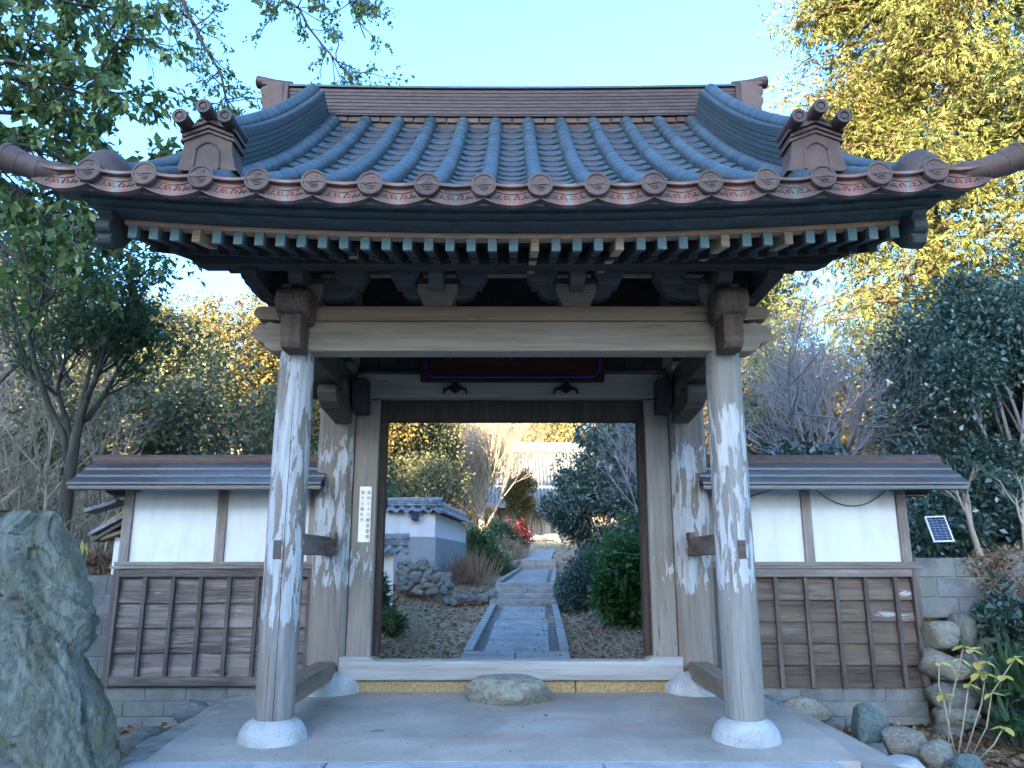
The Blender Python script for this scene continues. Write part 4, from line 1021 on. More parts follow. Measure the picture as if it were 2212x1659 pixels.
wallrun('grey_base', M['grey_plaster'], in0, in1 + Vector((.02, 0)), .12, .9, 1.90, GW); wallrun('grey_base', M['grey_plaster'], r0 + Vector((0, -.02)), r1, .117, .9, 1.895, GW)
coping(GW, ((-2.72, 17.1), (-1.55, 17.1)), .26, 2.46, .21, .17); coping(GW, ((-1.765, 16.9), (-1.40, 22.6)), .27, 2.455, .21, .17)
lb = empty('wall_lamp', (-2.1, 16.9, 2.25), 'small dark blue box lamp under the coping of the garden wall', 'lamp')
BX('lamp_box', plain('dark_blue_box', (.012,.018,.07), .4), lb, -2.17, -2.03, 16.83, 16.99, 2.25, 2.44, c=.012); BX('lamp_arm', M['iron'], lb, -2.12, -2.08, 16.96, 17.0, 2.40, 2.47, c=0)
GW2 = empty('garden_wall', (-2.4, 13.2, .8), 'lower white garden wall with tiled coping close behind the gate frame', 'wall')
w0, w1 = Vector((-3.4, 13.05)), Vector((-1.98, 13.2))
wallrun('white_face', M['plaster'], w0, w1, .10, .3, 1.52, GW2)
coping(GW2, ((-3.4, 13.05), (-1.75, 13.22)), .30, 1.55, .17, .16)
# stone bank below the garden wall
SB = empty('stone_bank', (-1.6, 16.2, .8), 'bank of rounded stones holding the ground below the garden wall', 'wall')
rb_ = random.Random(11)
for i in range(170):
    t = rb_.random(); 
    if i < 110: x = -2.35 + 1.05*t; y = 16.55 - .5*(1 - rb_.random()); z = .75 + rb_.uniform(0, .62)*(1 - .75*max(0, (x + 1.75)/.6)) ; y = 16.75 - .6*(1.35 - z)
    else: x = -1.35 + 1.0*t; y = 16.4 + rb_.uniform(-.3, .3); z = float(height(x, y)) + rb_.uniform(0, .16)
    s_ = rb_.uniform(.045, .09)
    place(rb_.choice(sm[2:6]), 'stone', SB, (x, y, z), (s_*1.25, s_, s_*.85), (rb_.uniform(-.5, .5), rb_.uniform(-.5, .5), rb_.uniform(0, 3)))
SB2 = empty('stone_row', (-.1, 27.3, 1.3), 'short row of mixed stones beside the second flight of steps', 'stone row')
for i in range(14):
    x = -.95 + 1.1*(i/13); place(rb_.choice(sm), 'stone', SB2, (x, 27.1 + rb_.uniform(-.15, .15), 1.22 + rb_.uniform(-.08, .14)), (rb_.uniform(.12, .24), .15, rb_.uniform(.09, .16)), (0, rb_.uniform(-.4, .4), rb_.uniform(0, 3)))
for i, (x, y, s_) in enumerate(((1.55, 13.2, .13), (1.72, 12.9, .11), (1.45, 14.6, .09), (1.6, 15.1, .08))):
    o = place(sm[0 if i < 2 else 2], 'boulder', None, (x, y, float(height(x, y)) + .03), (s_, s_*.8, s_*.6), (0, 0, i)); tag(o, ('pale rock right of the path under the green bush', 'second pale rock closest to the glossy bush', 'small grey rock along the path edge', 'smallest grey rock just before the path steps')[i], 'boulder', 'rocks along the path')
for x, y, s_ in ((-.62, 9.1, 0), (.95, 9.0, 0)):
    o = BX('stone_block', M['granite'], None, x - .14, x + .14, y, y + .14, .1, .27, c=.015); tag(o, 'small squared stone block on the ground %s the path start' % ('left of' if x < 0 else 'right of'), 'stone')

# ------------------------------------------------------------------ temple hall
TH = empty('temple_hall', (3.2, 50, 2.9), 'sunlit temple hall with a broad ribbed metal roof at the end of the path', 'temple')
hc = 3.5
M['hall_roof'] = plain('hall_roof_metal', (.20,.195,.175), .6, .0, .2, var=.2)
M['hall_rib'] = plain('hall_roof_rib', (.10,.10,.095), .6, var=.2)
M['hall_wood'] = wood('hall_timber', (.16,.09,.05), (.28,.17,.10), (.36,.24,.15), 2)
MB().prism([(hc-5.5, 2.5), (hc+5.5, 2.5), (hc+5.5, 3.0), (hc-5.5, 3.0)], 1, 46.6, 56).build('podium', M['granite'], TH)
MB().box(hc-4.6, hc+4.6, 48.2, 55, 2.9, 6.0).build('wall', M['hall_plaster'], TH)
hd = lambda d: 4.62 + 4.1*(.72*d + .28*d*d)
def hx(d): return 5.6 - 1.8*d
rows_ = [i/10 for i in range(11)]
v = []; f = []
for s_ in (1, -1):
    base = len(v)
    for d in rows_:
        y = 51.7 - s_*(5.3*(1-d)); 
        for u in [k/8*2 - 1 for k in range(9)]: v.append((hc + u*hx(d), y, hd(d) + .25*u*u*(1-d)))
    for i in range(10):
        for k in range(8): f.append((base+i*9+k, base+i*9+k+1, base+(i+1)*9+k+1, base+(i+1)*9+k))
n_v = len(v); v += [(x, y, z - .25) for x, y, z in v[:99]]; f += [tuple(i + n_v for i in q) for q in f[:80]]
f += [(k, k+1, n_v+k+1, n_v+k) for k in range(8)]
HR = MB().add(v, f).build('roof', M['hall_roof'], TH)
for k in range(48):
    u = (k + .5)/48*2 - 1
    MB().tube([(hc + u*(hx(d) if False else 5.6), 51.7 - 5.3*(1-d), hd(d) + .25*(u*5.6/hx(d))**2*(1-d) + .03) for d in rows_ if abs(u)*5.6 < hx(d) + .01], .055, 6).build('roof_rib', M['hall_rib'], HR) if abs(u)*5.6 < hx(.15) else None
BX('ridge', M['hall_roof'], HR, hc - 3.85, hc + 3.85, 51.35, 52.05, 8.55, 9.2, c=.05)
for k in range(24): BX('ridge_crest', M['hall_roof'], HR, hc - 3.0 + k*.25, hc - 2.9 + k*.25, 51.28, 51.36, 8.66, 8.76, c=.01)
for x in (-4.4, -2.75, -1.0, .75, 2.4, 4.4):
    BX('pillar', M['hall_wood'], TH, hc + x - .13, hc + x + .13, 48.0, 48.3, 2.95, 5.2, c=.02)
BX('tie_beam', M['hall_wood'], TH, hc - 4.6, hc + 4.6, 47.98, 48.22, 4.45, 4.75, c=.02)
for x0 in (-1.75, -.2):
    D_ = BX('door', M['hall_plaster'], TH, hc + x0 + .02 - .75, hc + x0 + .02 + .75, 48.05, 48.19, 3.0, 4.4, c=.01)
    for q in range(4): BX('door_bar', M['hall_wood'], D_, hc + x0 - .7 + q*.46, hc + x0 - .675 + q*.46, 48.02, 48.05, 3.0, 4.4, c=0)
wa = [( -.30, 3.1), (-.30, 3.6), (-.2, 3.95), (0, 4.2), (.2, 3.95), (.3, 3.6), (.3, 3.1)]
AW = MB().tube([(hc - 2.0 + x, 47.99, z) for x, z in wa], .045, 6).build('arched_window', M['hall_wood'], TH)
for k in (-.1, .1): BX('window_bar', M['hall_wood'], AW, hc - 2.0 + k - .015, hc - 2.0 + k + .015, 47.99, 48.02, 3.1, 4.0, c=0)
# ------------------------------------------------------------------ vegetation tools
def unit(a_): return a_/np.maximum(np.linalg.norm(a_, axis=-1, keepdims=True), 1e-9)
def leaf_arrays(rng, P, D, size, width, fold=.12, curl=.15, jit=.25, up=1.1):
    n = len(P); D = unit(D); s_ = size*(1 + jit*rng.standard_normal((n, 1)).clip(-2, 2))
    nr = rng.standard_normal((n, 3))*.9; nr[:, 2] += up
    side = unit(np.cross(D, nr)); nm = unit(np.cross(side, D))
    w_ = s_*width
    v = np.stack([P, P + D*s_*.45 + side*w_ + nm*s_*fold, P + D*s_ - nm*s_*curl, P + D*s_*.45 - side*w_ + nm*s_*fold], 1)
    return v.reshape(-1, 3)
def leaf_obj(name, mat, parts, parent, rnds):
    v = np.concatenate(parts); f = np.arange(len(v)).reshape(-1, 4)
    at = np.repeat(np.concatenate(rnds), 4)
    return tag(link(name, np_mesh(name, v, f, mat, False, at), parent), kind='stuff' if parent else None)
def tubes(P, Rr, k):
    """P (N,m,3), Rr (N,m)"""
    N, m, _ = P.shape
    T = np.empty_like(P); T[:, 1:-1] = P[:, 2:] - P[:, :-2]; T[:, 0] = P[:, 1] - P[:, 0]; T[:, -1] = P[:, -1] - P[:, -2]
    T = unit(T); ref = np.tile(np.array([.31, .17, .93]), (N, m, 1)); ref[np.abs(T[..., 2]) > .85] = (1, .1, 0)
    U = unit(np.cross(T, ref)); W_ = np.cross(T, U)
    an = np.arange(k)*2*np.pi/k
    ring = P[:, :, None] + Rr[:, :, None, None]*(np.cos(an)[:, None]*U[:, :, None] + np.sin(an)[:, None]*W_[:, :, None])
    v = ring.reshape(-1, 3); id_ = np.arange(N*m*k).reshape(N, m, k); nx_ = np.roll(id_, -1, 2)
    f = np.stack([id_[:, :-1], nx_[:, :-1], nx_[:, 1:], id_[:, 1:]], -1).reshape(-1, 4)
    return v, f
def grow(rng, start, d, L, r, levels, nchild, lr=.62, ang=.7, trop=.1, wig=.12, m=6, rr=.55, tmin=.3, flat=1.0):
    """returns list per level of (P (N,m,3), R (N,m))"""
    out = []
    S_ = np.array([start], float); Dd = unit(np.array([d], float)); Ls = np.array([L], float); Rs = np.array([r], float)
    for lv in range(levels):
        N = len(S_); P = np.empty((N, m, 3)); P[:, 0] = S_; cur = Dd.copy()
        for j in range(1, m):
            cur = unit(cur + wig*rng.standard_normal((N, 3)) + np.array([0, 0, trop if lv else trop*.3])/m*2)
            P[:, j] = P[:, j-1] + cur*(Ls/(m-1))[:, None]
        t = np.linspace(0, 1, m); end = .25 if lv == levels - 1 else .45
        out.append((P, Rs[:, None]*(1 - (1-end)*t)))
        if lv == levels - 1: break
        nc = nchild[lv]; idx_ = np.repeat(np.arange(N), nc); tt = tmin + (1 - tmin)*rng.random(N*nc)**.8
        q = tt*(m-1); i0 = np.minimum(q.astype(int), m-2); fr_ = (q - i0)[:, None]
        S_ = P[idx_, i0]*(1-fr_) + P[idx_, i0+1]*fr_
        par = unit(P[idx_, i0+1] - P[idx_, i0])
        rnd = unit(rng.standard_normal((len(idx_), 3))*np.array([1, 1, flat]))
        perp = unit(rnd - par*(rnd*par).sum(-1, keepdims=True))
        a_ = ang*(1 + .35*rng.standard_normal((len(idx_), 1)))
        Dd = unit(par*np.cos(a_) + perp*np.sin(a_))
        Ls = Ls[idx_]*lr*(1.15 - .5*tt)*(1 + .25*rng.standard_normal(len(idx_))).clip(.5, 1.6)
        Rs = Rs[idx_]*rr*(1.1 - .5*tt)
    return out
def branch_obj(name, mat, skel, parent, ks=(8, 6, 4, 3, 3, 3)):
    vs_, fs_, o = [], [], 0
    for (P, Rr), k in zip(skel, ks):
        v, f = tubes(P, Rr, k); vs_.append(v); fs_.append(f + o); o += len(v)
    o_ = link(name, np_mesh(name, np.concatenate(vs_), np.concatenate(fs_), mat, True), parent)
    return tag(o_, kind='stuff') if name != 'trunk' else o_
def on_twigs(rng, skel, lv, per, spread=.04):
    P, _ = skel[lv]; N, m, _3 = P.shape
    ii = np.repeat(np.arange(N), per); q = (.15 + .85*rng.random(len(ii)))*(m-1); i0 = np.minimum(q.astype(int), m-2); fr_ = (q-i0)[:, None]
    pts = P[ii, i0]*(1-fr_) + P[ii, i0+1]*fr_; d = unit(P[ii, i0+1] - P[ii, i0])
    dd = unit(d*.6 + rng.standard_normal(d.shape)*.7)
    return pts + rng.standard_normal(pts.shape)*spread, dd, ii
def clumps(rng, Cn, Rd, n, size, width, down=0.0, shell=.55, **kw):
    """leaves round cluster centres; returns verts, rnd"""
    K = len(Cn); ii = rng.integers(0, K, n); d = unit(rng.standard_normal((n, 3)))
    rad = (shell + (1-shell)*rng.random((n, 1)))*(1 + .12*rng.standard_normal((n, 1)))
    P = Cn[ii] + d*rad*Rd[ii]
    D = unit(d*.7 + rng.standard_normal((n, 3))*.6 + np.array([0, 0, -down]))
    cl = rng.random(K)
    return leaf_arrays(rng, P, D, size, width, **kw), np.clip(.55*cl[ii] + .45*rng.random(n), 0, 1)

def sprays(rng, Cn, Rd, n, L, leaf, width, nl=8):
    K = len(Cn); ii = rng.integers(0, K, n); d = unit(rng.standard_normal((n, 3))); rad = .25 + .75*rng.random((n, 1))**.7
    P = Cn[ii] + d*rad*Rd[ii]; D = unit(d*.8 + rng.standard_normal((n, 3))*.35 + np.array([0, 0, -.35]))
    side = unit(np.cross(D, rng.standard_normal((n, 3)) + np.array([0, 0, 1.2]))); Ls = L*(.7 + .6*rng.random((n, 1)))
    cl = rng.random(K); base_r = np.clip(.55*cl[ii] + .3*rng.random(n), 0, 1); Vs, Rn = [], []
    for k in range(nl):
        t = k/(nl-1); sg = 1 if k % 2 else -1
        if k == nl-1: dd = D
        else: dd = unit(D*.75 + side*sg*.8 + np.array([0, 0, -.25]))
        Vs.append(leaf_arrays(rng, P + D*Ls*t*.85, dd, leaf*(1.15 - .6*t), width, fold=.03, curl=.2, jit=.2, up=.8)); Rn.append(np.clip(base_r + .12*rng.standard_normal(n), 0, 1))
    return np.concatenate(Vs), np.concatenate(Rn)
LM = {}
LM['evergreen'] = leafmat('dark_evergreen_leaf', (.05,.10,.04), (.10,.165,.065), (.18,.245,.09), .30, .4)
LM['camphor'] = leafmat('broad_leaf', (.075,.135,.045), (.15,.225,.07), (.27,.31,.11), .36, .5)
LM['camellia'] = leafmat('glossy_leaf', (.04,.08,.062), (.08,.135,.10), (.15,.21,.155), .2, .3, .8)
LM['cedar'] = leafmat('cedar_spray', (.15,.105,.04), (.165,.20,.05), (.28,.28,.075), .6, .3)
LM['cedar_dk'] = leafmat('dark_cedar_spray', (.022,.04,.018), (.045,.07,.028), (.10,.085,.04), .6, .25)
LM['gold'] = leafmat('yellowing_leaf', (.12,.09,.03), (.21,.165,.05), (.30,.23,.07), .6, .3)
LM['olive'] = leafmat('olive_leaf', (.08,.09,.045), (.15,.155,.075), (.24,.225,.105), .5, .3)
LM['blue'] = leafmat('bluish_leaf', (.04,.082,.066), (.075,.13,.10), (.14,.195,.15), .28, .25, .6)
LM['bright'] = leafmat('bright_green_leaf', (.03,.10,.02), (.06,.17,.035), (.12,.25,.06), .35, .35)
LM['red'] = leafmat('red_leaf', (.07,.012,.018), (.14,.02,.025), (.20,.05,.05), .5, .3)
LM['yellow'] = leafmat('yellow_leaf', (.50,.40,.08), (.62,.52,.13), (.66,.58,.22), .5, .35)
LM['dry'] = leafmat('dead_leaf', (.11,.06,.035), (.24,.145,.085), (.37,.255,.16), .8, .15, .2)
LM['straw'] = leafmat('dry_stalk', (.20,.15,.10), (.30,.235,.155), (.42,.34,.23), .8, .2, .2)
LM['dryred'] = leafmat('russet_stalk', (.17,.10,.065), (.27,.17,.115), (.38,.27,.19), .8, .2, .2)
LM['fern'] = leafmat('fern_frond', (.02,.05,.02), (.04,.09,.03), (.07,.13,.05), .5, .3)

def tree(name, label, base, d, H, r, levels, nch, leaf, leafsize, per, seed, mat='bark', width=.28, lvleaf=None, cat='tree', group=None, kw={}, leafkw={}, spread=.04):
    rng = np.random.default_rng(seed); base = np.array(base, float)
    t = empty(name, base, label, cat, group)
    sk = grow(rng, base - np.array([0, 0, .25]), d, H, r, levels, nch, **kw)
    branch_obj('trunk', M[mat], sk, t)
    if leaf:
        parts, rn = [], []
        for lv in (lvleaf or [levels - 1]):
            P, D, ii = on_twigs(rng, sk, lv, per, spread)
            parts.append(leaf_arrays(rng, P, D, leafsize, width, **leafkw)); c_ = rng.random(len(sk[lv][0])); rn.append(np.clip(.4*c_[ii] + .6*rng.random(len(P)), 0, 1))
        leaf_obj('crown', LM[leaf], parts, t, rn)
    return t
def bush(name, label, c, rad, nclump, nleaf, leaf, size, seed, width=.28, stems=10, cat='bush', mat='twig_dark', group=None, dome=True, cr=.38, **kw):
    rng = np.random.default_rng(seed); c = np.array(c, float); rad = np.array(rad, float)
    t = empty(name, (c[0], c[1], c[2] - (rad[2] if not dome else 0)), label, cat, group)
    d = unit(rng.standard_normal((nclump, 3)));
    if dome: d[:, 2] = np.abs(d[:, 2])
    Cn = c + d*rad*(.35 + .5*rng.random((nclump, 1))**.5); Rd = rad*cr*(.6 + .8*rng.random((nclump, 1)))
    v, rn = clumps(rng, Cn, Rd, nleaf, size, width, **kw)
    leaf_obj('foliage', LM[leaf], [v], t, [rn])
    if stems:
        b0 = np.array([c[0], c[1], (c[2] if dome else c[2] - rad[2]) - .1]); sel = Cn[rng.integers(0, nclump, stems)]
        tt = np.linspace(0, 1, 5)[None, :, None]
        P = (b0 + rng.standard_normal((stems, 1, 3))*np.array([.12, .12, 0])*rad[0])*(1-tt) + sel[:, None]*tt + .06*rad[0]*np.sin(tt*3.1)*rng.standard_normal((stems, 1, 3))
        v, f = tubes(P, np.repeat(np.linspace(.022, .006, 5)[None]*max(.5, rad[2]), stems, 0), 5); tag(link('stem_mass', np_mesh('stem_mass', v, f, M[mat], True), t), kind='stuff')
    return t
def bare(name, label, base, d, H, r, levels, nch, seed, mat='twig', cat='tree', group=None, **kw):
    rng = np.random.default_rng(seed); base = np.array(base, float)
    t = empty(name, base, label, cat, group); sk = grow(rng, base - np.array([0, 0, .15]), d, H, r, levels, nch, **kw)
    branch_obj('trunk', M[mat], sk[:2], t); 
    branch_obj('branch_mass', M[mat], sk[2:], t, (4, 3, 3, 3)); return t
def tuft(name, label, base, n, h, spread, leaf, seed, width=.02, cat='grass clump', droop=.2):
    rng = np.random.default_rng(seed); base = np.array(base, float)
    P = base + rng.standard_normal((n, 3))*np.array([spread*.35, spread*.35, 0]); D = unit(rng.standard_normal((n, 3))*np.array([.45, .45, .1]) + np.array([0, 0, 1]))
    v = leaf_arrays(rng, P, D, h, width, fold=.0, curl=droop, jit=.3, up=0)
    o = leaf_obj(name, LM[leaf], [v], None, [rng.random(n)]); return tag(o, label, cat)
def gz(x, y): return float(height(x, y))
# ------------------------------------------------------------------ trees on the left
tree('evergreen_tree', 'spreading dark evergreen tree with forked trunk behind the left wall', (-5.08, 8.75, gz(-5.08, 8.75)), (.16, .03, 1), 1.9, .10, 5, (6, 7, 6, 5), 'evergreen', .085, 3, 4,
     kw=dict(lr=.80, ang=.62, trop=.22, wig=.10, rr=.58, tmin=.45), width=.22, spread=.03, lvleaf=[3, 4])
bush('evergreen_tree', 'leafy top of a taller evergreen standing left of the forked tree', (-6.0, 9.6, 5.2), (1.5, 1.2, 1.5), 26, 5000, 'evergreen', .085, 44, .24, 8, cat='tree', dome=False, cr=.42, mat='bark')
# broad-leaved tree whose trunk stands outside the picture; its branches hang in at the top
rng = np.random.default_rng(12)
BT = empty('broadleaf_tree', (-6.6, 5.6, -.1), 'broad-leaved tree with drooping branches hanging in from the upper left', 'tree')
sk0 = grow(rng, (-6.6, 5.6, -.3), (.05, 0, 1), 6.5, .30, 2, (4,), lr=.5, ang=.8, trop=.2, wig=.03, m=8); branch_obj('trunk', M['bark'], sk0, BT, (12, 6))
def limb(pts, r0, seed, nsub, leafper, leaf, L=.55, size=.075, mat='twig_dark', droop=-.35):
    rg = np.random.default_rng(seed); pts = np.array(pts, float); m = 16
    t = np.linspace(0, len(pts)-1, m); i0 = np.minimum(t.astype(int), len(pts)-2); fr_ = (t-i0)[:, None]
    P = (pts[i0]*(1-fr_) + pts[i0+1]*fr_); P[1:-1] += rg.standard_normal((m-2, 3))*.03
    a_ = [(P[None], np.linspace(r0, r0*.25, m)[None])]
    q = rg.random(nsub)*(m-1.01); j = q.astype(int); f_ = (q-j)[:, None]; S_ = P[j]*(1-f_) + P[j+1]*f_
    par = unit(P[j+1] - P[j]); D = unit(par*.7 + rg.standard_normal((nsub, 3))*.75)
    subs = []; tw = []
    for s_, d in zip(S_, D):
        k = grow(rg, s_, d, L*rg.uniform(.5, 1.2), r0*.28, 2, (5,), lr=.55, ang=.6, trop=droop, wig=.14, m=5, rr=.55); subs.append(k)
    A = (np.concatenate([k[0][0] for k in subs]), np.concatenate([k[0][1] for k in subs])); B = (np.concatenate([k[1][0] for k in subs]), np.concatenate([k[1][1] for k in subs]))
    branch_obj('limb', M[mat], [a_[0]], BT, (7,)); branch_obj('twig_mass', M[mat], [A, B], BT, (4, 3))
    if leafper:
        Pl, Dl, ii = on_twigs(rg, [A, B], 1, leafper, .015)
        v = leaf_arrays(rg, Pl, unit(Dl + np.array([0, 0, -.5])), size, .30, jit=.2); leaf_obj('foliage', LM[leaf], [v], BT, [rg.random(len(Pl))])
# dense foliage close by on the left edge
for k_, (y_, z_, e_) in enumerate(((6.2, 4.1, -3.95), (6.5, 4.6, -3.7), (6.3, 5.0, -3.35), (6.6, 5.4, -3.6), (6.3, 5.8, -3.45), (6.6, 6.2, -3.75), (6.2, 6.6, -3.55), (6.5, 7.0, -3.7), (7.1, 4.9, -4.3), (7.0, 6.0, -4.2))):
    limb([(-6.5, 5.7, z_ - .4), (-5.4, y_ - .2, z_ + .15), (-4.6, y_, z_ + .1), (e_, y_ + .1, z_ - .45)], .040, 20 + k_, 28, 9, 'camphor', .55, .095)
# sparse hanging branches over the roof
limb([(-6.3, 5.8, 6.9), (-5.2, 6.8, 8.3), (-4.32, 7.5, 8.5), (-3.75, 7.5, 7.57), (-3.44, 7.5, 7.09), (-3.25, 7.5, 6.68), (-3.09, 7.5, 6.22), (-3.03, 7.5, 5.85)], .034, 6, 60, 6, 'camphor', .42, .052)
limb([(-6.2, 5.8, 7.2), (-4.9, 6.9, 8.6), (-3.73, 7.6, 8.6), (-2.93, 7.6, 8.03), (-2.41, 7.6, 7.53), (-2.05, 7.6, 7.0), (-1.75, 7.6, 6.55)], .030, 7, 60, 7, 'camphor', .5, .052)
limb([(-6.2, 5.8, 7.2), (-4.6, 7.0, 8.9), (-3.32, 7.6, 8.9), (-2.51, 7.6, 8.2), (-1.9, 7.6, 7.75), (-1.66, 7.6, 7.15)], .030, 9, 58, 8, 'camphor', .5, .052)
limb([(-6.2, 5.8, 7.0), (-5.3, 6.9, 8.5), (-4.65, 7.6, 8.5), (-4.13, 7.6, 7.78), (-3.85, 7.6, 7.11), (-3.5, 7.6, 6.66)], .022, 8, 34, 4, 'camphor', .45, .050)
limb([(-6.2, 5.8, 6.5), (-5.5, 6.8, 7.9), (-5.0, 7.4, 8.05), (-4.53, 7.4, 7.55), (-4.18, 7.4, 7.13), (-3.95, 7.4, 6.75)], .018, 10, 26, 0, 'camphor', .55, .05)
# background left
bush('evergreen_tree', 'shaded bushy evergreen seen between the wall roof and the left front post', (-5.6, 15.5, 3.4), (2.0, 1.6, 2.5), 60, 12000, 'olive', .11, 21, .26, 14, cat='tree', dome=False, cr=.30, mat='twig')
bush('evergreen_tree', 'low olive thicket tree behind the left wall roof', (-7.6, 14.5, 3.4), (1.8, 1.4, 1.7), 46, 9000, 'olive', .12, 22, .26, 14, cat='tree', dome=False, cr=.30, mat='twig')
bush('golden_tree', 'sunlit golden tree on the hillside left of the gate', (-13.4, 36, 10.4), (3.4, 3.0, 4.0), 80, 34000, 'gold', .16, 23, .30, 16, cat='tree', dome=False, cr=.28, mat='twig_pale')
bush('golden_tree', 'sunlit golden tree seen between the left front and main posts', (-8.6, 33, 5.2), (2.6, 2.6, 4.2), 70, 24000, 'gold', .16, 24, .30, 12, cat='tree', dome=False, cr=.30, mat='twig_pale')
bush('evergreen_tree', 'dark green hillside tree at the left edge of the picture', (-15.5, 22, 8.2), (3.0, 2.4, 2.6), 60, 20000, 'olive', .14, 25, .28, 12, cat='tree', dome=False, cr=.32)
bush('evergreen_tree', 'second hillside evergreen beside the leftmost one', (-11.6, 24, 7.2), (2.4, 2.2, 2.6), 60, 20000, 'olive', .14, 26, .28, 12, cat='tree', dome=False, cr=.32)
for i, (x, y, h, lab) in enumerate(((-6.6, 9.6, 1.2, 'bare greyish shrub on the bank above the standing stone'), (-7.8, 11.0, 1.5, 'bare brown shrub farther up the left bank'), (-6.0, 11.5, 1.4, 'bare twiggy shrub behind the forked evergreen'), (-9.3, 12.5, 1.7, 'bare shrub near the left edge of the hillside'), (-8.4, 15, 1.8, 'bare shrub high on the left bank'), (-10.8, 16, 1.9, 'bare shrub highest on the left bank'), (-5.75, 9.5, 1.5, 'pale bare shrub right beside the forked evergreen trunk'), (-7.0, 10.1, 1.7, 'tall pale bare shrub between the stone top and the hillside'), (-9.6, 14.0, 2.0, 'wide bare shrub halfway up the left hillside'))):
    bare('bare_shrub', lab, (x, y, gz(x, y)), (.1*(-1)**i, 0, 1), h, .025, 4, (9, 6, 5), 60 + i, 'twig' if i % 2 else 'twig_pale', 'shrub', 'bare shrubs on the left bank', lr=.72, ang=.6, trop=.25, wig=.12, m=5, rr=.5, tmin=.1)
# ------------------------------------------------------------------ trees on the right
def conifer(label, base, H, r0, crown, seed, leaf, nleaf, size=.16, mat='bark_red'):
    rng = np.random.default_rng(seed); base = np.array(base, float); t = empty('cedar_tree', base, label, 'tree')
    sk = grow(rng, base - np.array([0, 0, .3]), (0, 0, 1), H, r0, 1, (), wig=.01, m=10); branch_obj('trunk', M[mat], sk, t, (12,))
    nb = 170; z = base[2] + crown[0] + (H*.98 - crown[0])*rng.random(nb)**.9; f_ = 1 - (z - base[2] - crown[0])/(H - crown[0]); an = rng.random(nb)*2*np.pi
    L = crown[1]*(.30 + .70*f_**.6)*(.75 + .4*rng.random(nb))
    D = np.stack([np.cos(an), np.sin(an), .15 + .1*rng.standard_normal(nb)], -1)
    tt = np.linspace(0, 1, 6)[None, :, None]; S_ = np.stack([np.full(nb, base[0]), np.full(nb, base[1]), z], -1)[:, None]
    P = S_ + D[:, None]*L[:, None, None]*tt + np.array([0, 0, -1])*(tt**2)*.35*L[:, None, None]
    v, fc = tubes(P, np.linspace(.05, .012, 6)[None].repeat(nb, 0), 4); tag(link('bough_mass', np_mesh('bough_mass', v, fc, M[mat], True), t), kind='stuff')
    # clusters along boughs
    K = nb*7; bi = np.repeat(np.arange(nb), 7); q = .15 + .85*rng.random(K); 
    pos = S_[bi, 0] + D[bi]*(L[bi]*q)[:, None] + np.array([0, 0, -1])*(q**2*.35*L[bi])[:, None] + rng.standard_normal((K, 3))*.22
    Rd = np.stack([.5 + .35*rng.random(K)]*2 + [.42 + .3*rng.random(K)], -1)
    v, rn = sprays(rng, pos, Rd, nleaf//8, size*2.2, size*1.25, .13)
    leaf_obj('crown', LM[leaf], [v], t, [rn]); return t
conifer('tall sunlit yellow-green cedar rising behind the right end of the roof', (9.7, 16.5, gz(9.7, 16.5)), 19, .38, (3.0, 4.1), 31, 'cedar', 300000, .112)
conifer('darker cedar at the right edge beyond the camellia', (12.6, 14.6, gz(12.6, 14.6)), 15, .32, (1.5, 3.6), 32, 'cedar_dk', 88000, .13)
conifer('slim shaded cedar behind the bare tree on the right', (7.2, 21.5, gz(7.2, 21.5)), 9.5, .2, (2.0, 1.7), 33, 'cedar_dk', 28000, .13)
for i, (x, y, d, H, lab) in enumerate(((4.75, 11.0, (-.35, .0, 1), 2.3, 'bare grey tree with fine twigs above the right wall'), (5.4, 12.2, (-.1, 0, 1), 2.6, 'second bare grey tree nearer the camellia'), (3.6, 13.2, (-.15, 0, 1), 2.2, 'bare grey tree just behind the right main post'))):
    bare('bare_tree', lab, (x, y, gz(x, y)), d, H, .085, 5, (9, 7, 6, 5), 70 + i, 'twig', 'tree', 'bare trees on the right', lr=.78, ang=.70, trop=.12, wig=.12, m=6, rr=.50, tmin=.3, flat=.7)
bush('camellia_tree', 'large dark glossy camellia filling the right side above the block wall', (6.75, 10.3, 3.35), (1.9, 1.5, 2.1), 85, 62000, 'camellia', .07, 35, .27, 26, cat='tree', dome=False, cr=.27, mat='twig')
bush('camellia_tree', 'second camellia whose crown is cut by the right picture edge', (8.9, 10.8, 4.2), (1.8, 1.5, 2.4), 70, 34000, 'camellia', .075, 36, .27, 18, cat='tree', dome=False, cr=.28, mat='twig')
bush('camellia_tree', 'low dark camellia behind the solar panel', (5.6, 9.3, 1.6), (1.3, .8, 1.0), 40, 12000, 'camellia', .08, 37, .27, 16, dome=False, cr=.28, mat='twig')
for i, (x, y, lab) in enumerate(((5.15, 8.6, 'pale slanting bare stem rising beside the solar panel'), (5.55, 8.5, 'forked pale bare stem nearest the right edge'))):
    bare('bare_sapling', lab, (x, y, gz(x, y)), (-.35 if i == 0 else .05, 0, 1), .85, .04, 3, (5, 5), 80 + i, 'twig_pale', 'sapling', 'pale saplings behind the block wall', lr=.6, ang=.5, trop=.2, wig=.1, m=6, rr=.5)
bush('big_leaved_shrub', 'shrub with drooping large pale green leaves above the right wall roof', (3.35, 8.95, 2.42), (.75, .35, .38), 26, 620, 'blue', .20, 38, .17, 8, dome=False, cr=.35, down=.6, curl=.25, jit=.15)
bush('golden_tree', 'sunlit yellow tree showing through the bare twigs on the right', (11.5, 33, 6.4), (4.2, 3.0, 4.6), 90, 32000, 'gold', .17, 39, .30, 12, cat='tree', dome=False, cr=.28)
